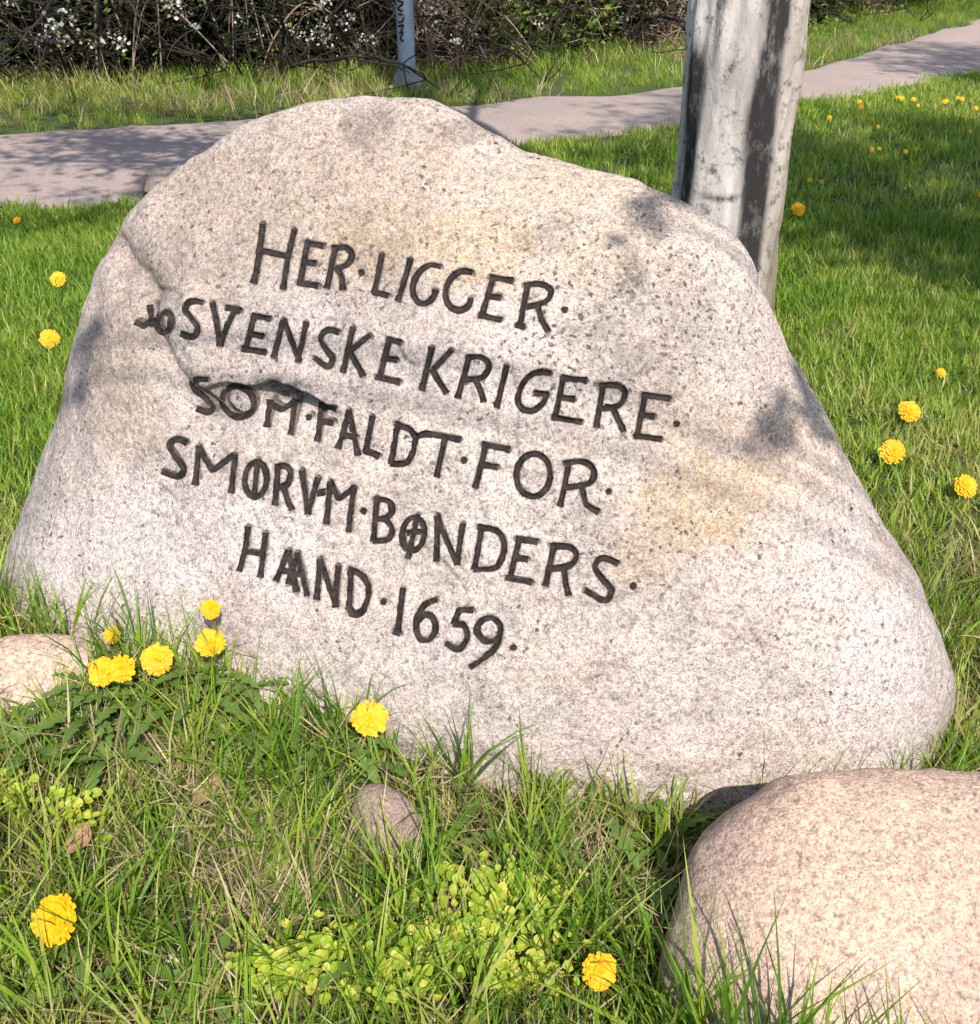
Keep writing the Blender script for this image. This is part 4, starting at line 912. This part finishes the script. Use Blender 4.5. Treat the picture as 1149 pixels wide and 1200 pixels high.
def dandelion(px, py, dpx, label, group=None, leaves=0, hgt=None, stem=True, tilt=.9):
    # stands on the ground; height of the bloom from the usual length of the stalk
    h = hgt if hgt is not None else rnd.uniform(.05, .09)
    p = gp(np.array([float(px)]), np.array([float(py)]), h)[0]; h0 = h
    for _ in range(4):
        h = h0 + float(gz(p[:1], p[1:2])[0]); p = gp(np.array([float(px)]), np.array([float(py)]), h)[0]
    hs_, _n = hit(stone_bvh, px, py)
    if hs_ is not None and hs_.y < p[1] + .03:           # it grows in front of the stone it is seen against
        q = np.array(hs_) - ray(float(px), float(py)) * (.05 / CP); p = q; h = q[2]
    if True:
        z0 = float(gz(np.array([p[0]]), np.array([p[1]]))[0])
    depth = p[1] * CP + (CAM_H - h) * SP; D = float(np.clip(dpx * depth / FPX, .024, .066))
    root = link('dandelion', None, label=label, cat='flower', group=group, loc=(p[0], p[1], z0))
    dx, dy = rnd.uniform(-.02, .02), rnd.uniform(.0, .025)
    hz = h - z0
    mb = MB(); mb.tube(catmull([(dx, dy, -.01), (dx * .7, dy * .8, hz * .5), (0, .003, hz - .008)], .02), .0022, 6); link('stem', mb.mesh('stem'), M['stem'], root)
    hd = link('flower_head', rnd.choice(HD), None, root); s = D / .05; hd.scale = (s, s, s); hd.location = (0, 0, hz); hd.rotation_euler = (tilt + rnd.uniform(-.15, .15), rnd.uniform(-.25, .25), rnd.uniform(0, 6))
    hd.rotation_mode = 'ZYX'
    c = link('calyx', CAL, None, root); c.rotation_mode = 'ZYX'; c.scale = (s, s, s); c.location = (0, 0, hz); c.rotation_euler = hd.rotation_euler
    if leaves: add_leaves(root, leaves, rnd.uniform(.7, 1.0), rnd)
    return root
dandelion(65, 1077, 56, 'large open dandelion standing alone in the coarse foreground grass', None, 4, .09)
dandelion(703, 1138, 42, 'yellow dandelion in long grass beside the lime-green weeds', None, 3, .08)
dandelion(433, 843, 42, 'yellow dandelion touching the lower edge of the carved boulder', None, 3, .10, tilt=.7)
dandelion(247, 714, 23, 'small dandelion highest up against the boulder below the carved letters', None, 2, .11)
dandelion(247, 754, 34, 'dandelion just below the small one against the boulder', None, 3, .09, tilt=.6)
dandelion(184, 773, 36, 'dandelion between the paired blooms and the boulder foot', None, 4, .09)
dandelion(121, 787, 34, 'paired dandelion bloom beside the flat pink stone', 'touching pair of dandelions', 4, .085)
dandelion(143, 784, 32, 'paired dandelion bloom beside the flat pink stone', 'touching pair of dandelions', 3, .09)
dandelion(131, 744, 20, 'half-closed orange dandelion next to the white pebble', None, 2, .06)
LG = 'dandelions on the lawn right of the boulder'
for (a, b_, d) in ((1066,482,31),(1046,529,31),(1132,570,27)): dandelion(a, b_, d, 'bright dandelion in the lawn beside the boulder flank, under the tree', LG, 3, .05)
LG = 'dandelions on the lawn beyond the boulder, path side'
for (a, b_, d) in ((68,327,18),(58,397,22)): dandelion(a, b_, d, 'small dandelion in the lawn between the boulder and the shaded path', LG, 3, .05)
dandelion(936, 245, 17, 'single dandelion beside the grey tree trunk', None, 3, .06)
dandelion(20, 258, 9, 'tiny dandelion at the lawn edge by the shaded path', None, 0, .04)
dandelion(1103, 437, 12, 'closing dandelion low in the shaded lawn', None, 2, .03)
LG = 'far dandelions dotted over the sunlit lawn'
for (a, b_) in ((1012,170),(1028,152),(1078,168),(1075,176),(1022,166),(963,210),(972,213),(982,132),(997,117),(1015,116),(1047,116),(1061,118),(1085,121),(1098,115),(1105,122),(1120,115),(1137,129),(1142,152),(1147,222),(1110,113),(1133,118),(1060,120)):
    dandelion(a + rnd.uniform(-14, 14), b_ + rnd.uniform(-5, 9), rnd.uniform(4, 6.5), 'tiny far dandelion dotting the sunlit lawn near the path', LG, 0, .06)

WL = [('leafy rosette among the paired dandelions', [(120,815),(160,830),(75,835),(200,805),(230,830),(110,850)]), ('leafy weed rosette below the carved boulder', [(240,800),(300,815),(350,860),(400,875),(280,870)]), ('leafy weed rosette in the foreground turf', [(40,890),(130,900),(30,1150),(90,1180),(440,1130),(240,1170),(520,1010),(620,1000),(700,960),(770,1000),(760,1090),(20,860)])]
for lab, pts in WL:
    for (a, b_) in pts:
        p = gpz(a, b_)[0]
        root = link('weed_rosette', None, label=lab, cat='weed', group=lab.replace('rosette', 'rosettes'), loc=(p[0], p[1], float(gz(p[:1], p[1:2])[0]) + .012)); add_leaves(root, rnd.randint(6, 9), rnd.uniform(.65, 1.0), rnd)
# lime-green round-leaved weeds: petioled leaves in patches
LP = [(570,1075,70,40,150),(620,1090,60,35,110),(540,1130,90,35,150),(610,1165,60,30,90),(340,1165,60,28,110),(480,1165,50,28,80),(20,950,30,24,60),(95,975,30,18,50),(380,1130,30,18,40)]
V = []; F = []
r = np.random.default_rng(5)
for cx, cy, rx, ry, n in LP:
    for i in range(int(n * 1.3)):
        a, b_ = cx + r.normal() * rx * .5, cy + r.normal() * ry * .5; p = gpz(a, b_)[0]; z = gz(p[:1], p[1:2])[0] + r.uniform(.03, .075)
        s = r.uniform(.004, .0085); t = r.uniform(-.6, .6, 2); az = r.uniform(0, 6.28); n0 = len(V); k = 9
        nn = np.array([t[0], t[1] - .35, 1.]); nn /= np.linalg.norm(nn); u = np.cross(nn, [math.cos(az), math.sin(az), 0]); u /= np.linalg.norm(u); w = np.cross(nn, u); c = np.array([p[0], p[1], z])
        V.append(c - nn * s * .25)
        for j in range(k):
            an = j / k * 2 * math.pi; rr = s * (1 + .10 * math.cos(3 * an)) * (1 + r.uniform(-.1, .1)); V.append(c + u * rr * math.cos(an) + w * rr * math.sin(an))
        F += [(n0, n0 + 1 + j, n0 + 1 + (j + 1) % k) for j in range(k)]
        n0 = len(V); V += [c - nn * s * .25 + u * .0012, c - nn * s * .25 - u * .0012, np.array([p[0], p[1], z - .09])]; F.append((n0, n0 + 1, n0 + 2))
link('lime_weeds', mesh_np('lime_weeds', V, F, False), M['lime_leaf'], kind='stuff', label='patches of lime-green low weeds in the foreground turf', cat='weeds')
# dry fallen leaves
def dead_leaf(px, py, s, lab):
    p = gpz(px, py, .02)[0]; rr = random.Random(px); V = []; F = []; n = 10
    for i in range(n + 1):
        t = i / n; w = s * .36 * math.sin(math.pi * min(1, t * .97 + .02)) ** .8; yv = s * (t - .5); zc = .25 * s * (t - .5) ** 2 * 3
        V += [(-w, yv, zc + w * .5), (0, yv, zc), (w, yv, zc + w * .35)]
    for i in range(n): a = 3 * i; F += [(a, a + 1, a + 4, a + 3), (a + 1, a + 2, a + 5, a + 4)]
    o = link('fallen_leaf', mesh_np('fallen_leaf', V, F), M['dry_leaf'], label=lab, cat='leaf', loc=tuple(p)); o.rotation_euler = (rr.uniform(-.3, .5), rr.uniform(-.4, .4), rr.uniform(0, 6))
dead_leaf(434, 1110, .04, 'pale dry leaf lying above the lime-green weeds')
dead_leaf(490, 1130, .055, 'tan dry leaf beside the lime-green weeds')
dead_leaf(245, 930, .06, 'reddish dry leaf on a bare patch of turf')
dead_leaf(640, 1010, .05, 'brown curled leaf in grass below the carved boulder')
dead_leaf(95, 985, .05, 'yellowed leaf by the patch of weeds near the flat stone')
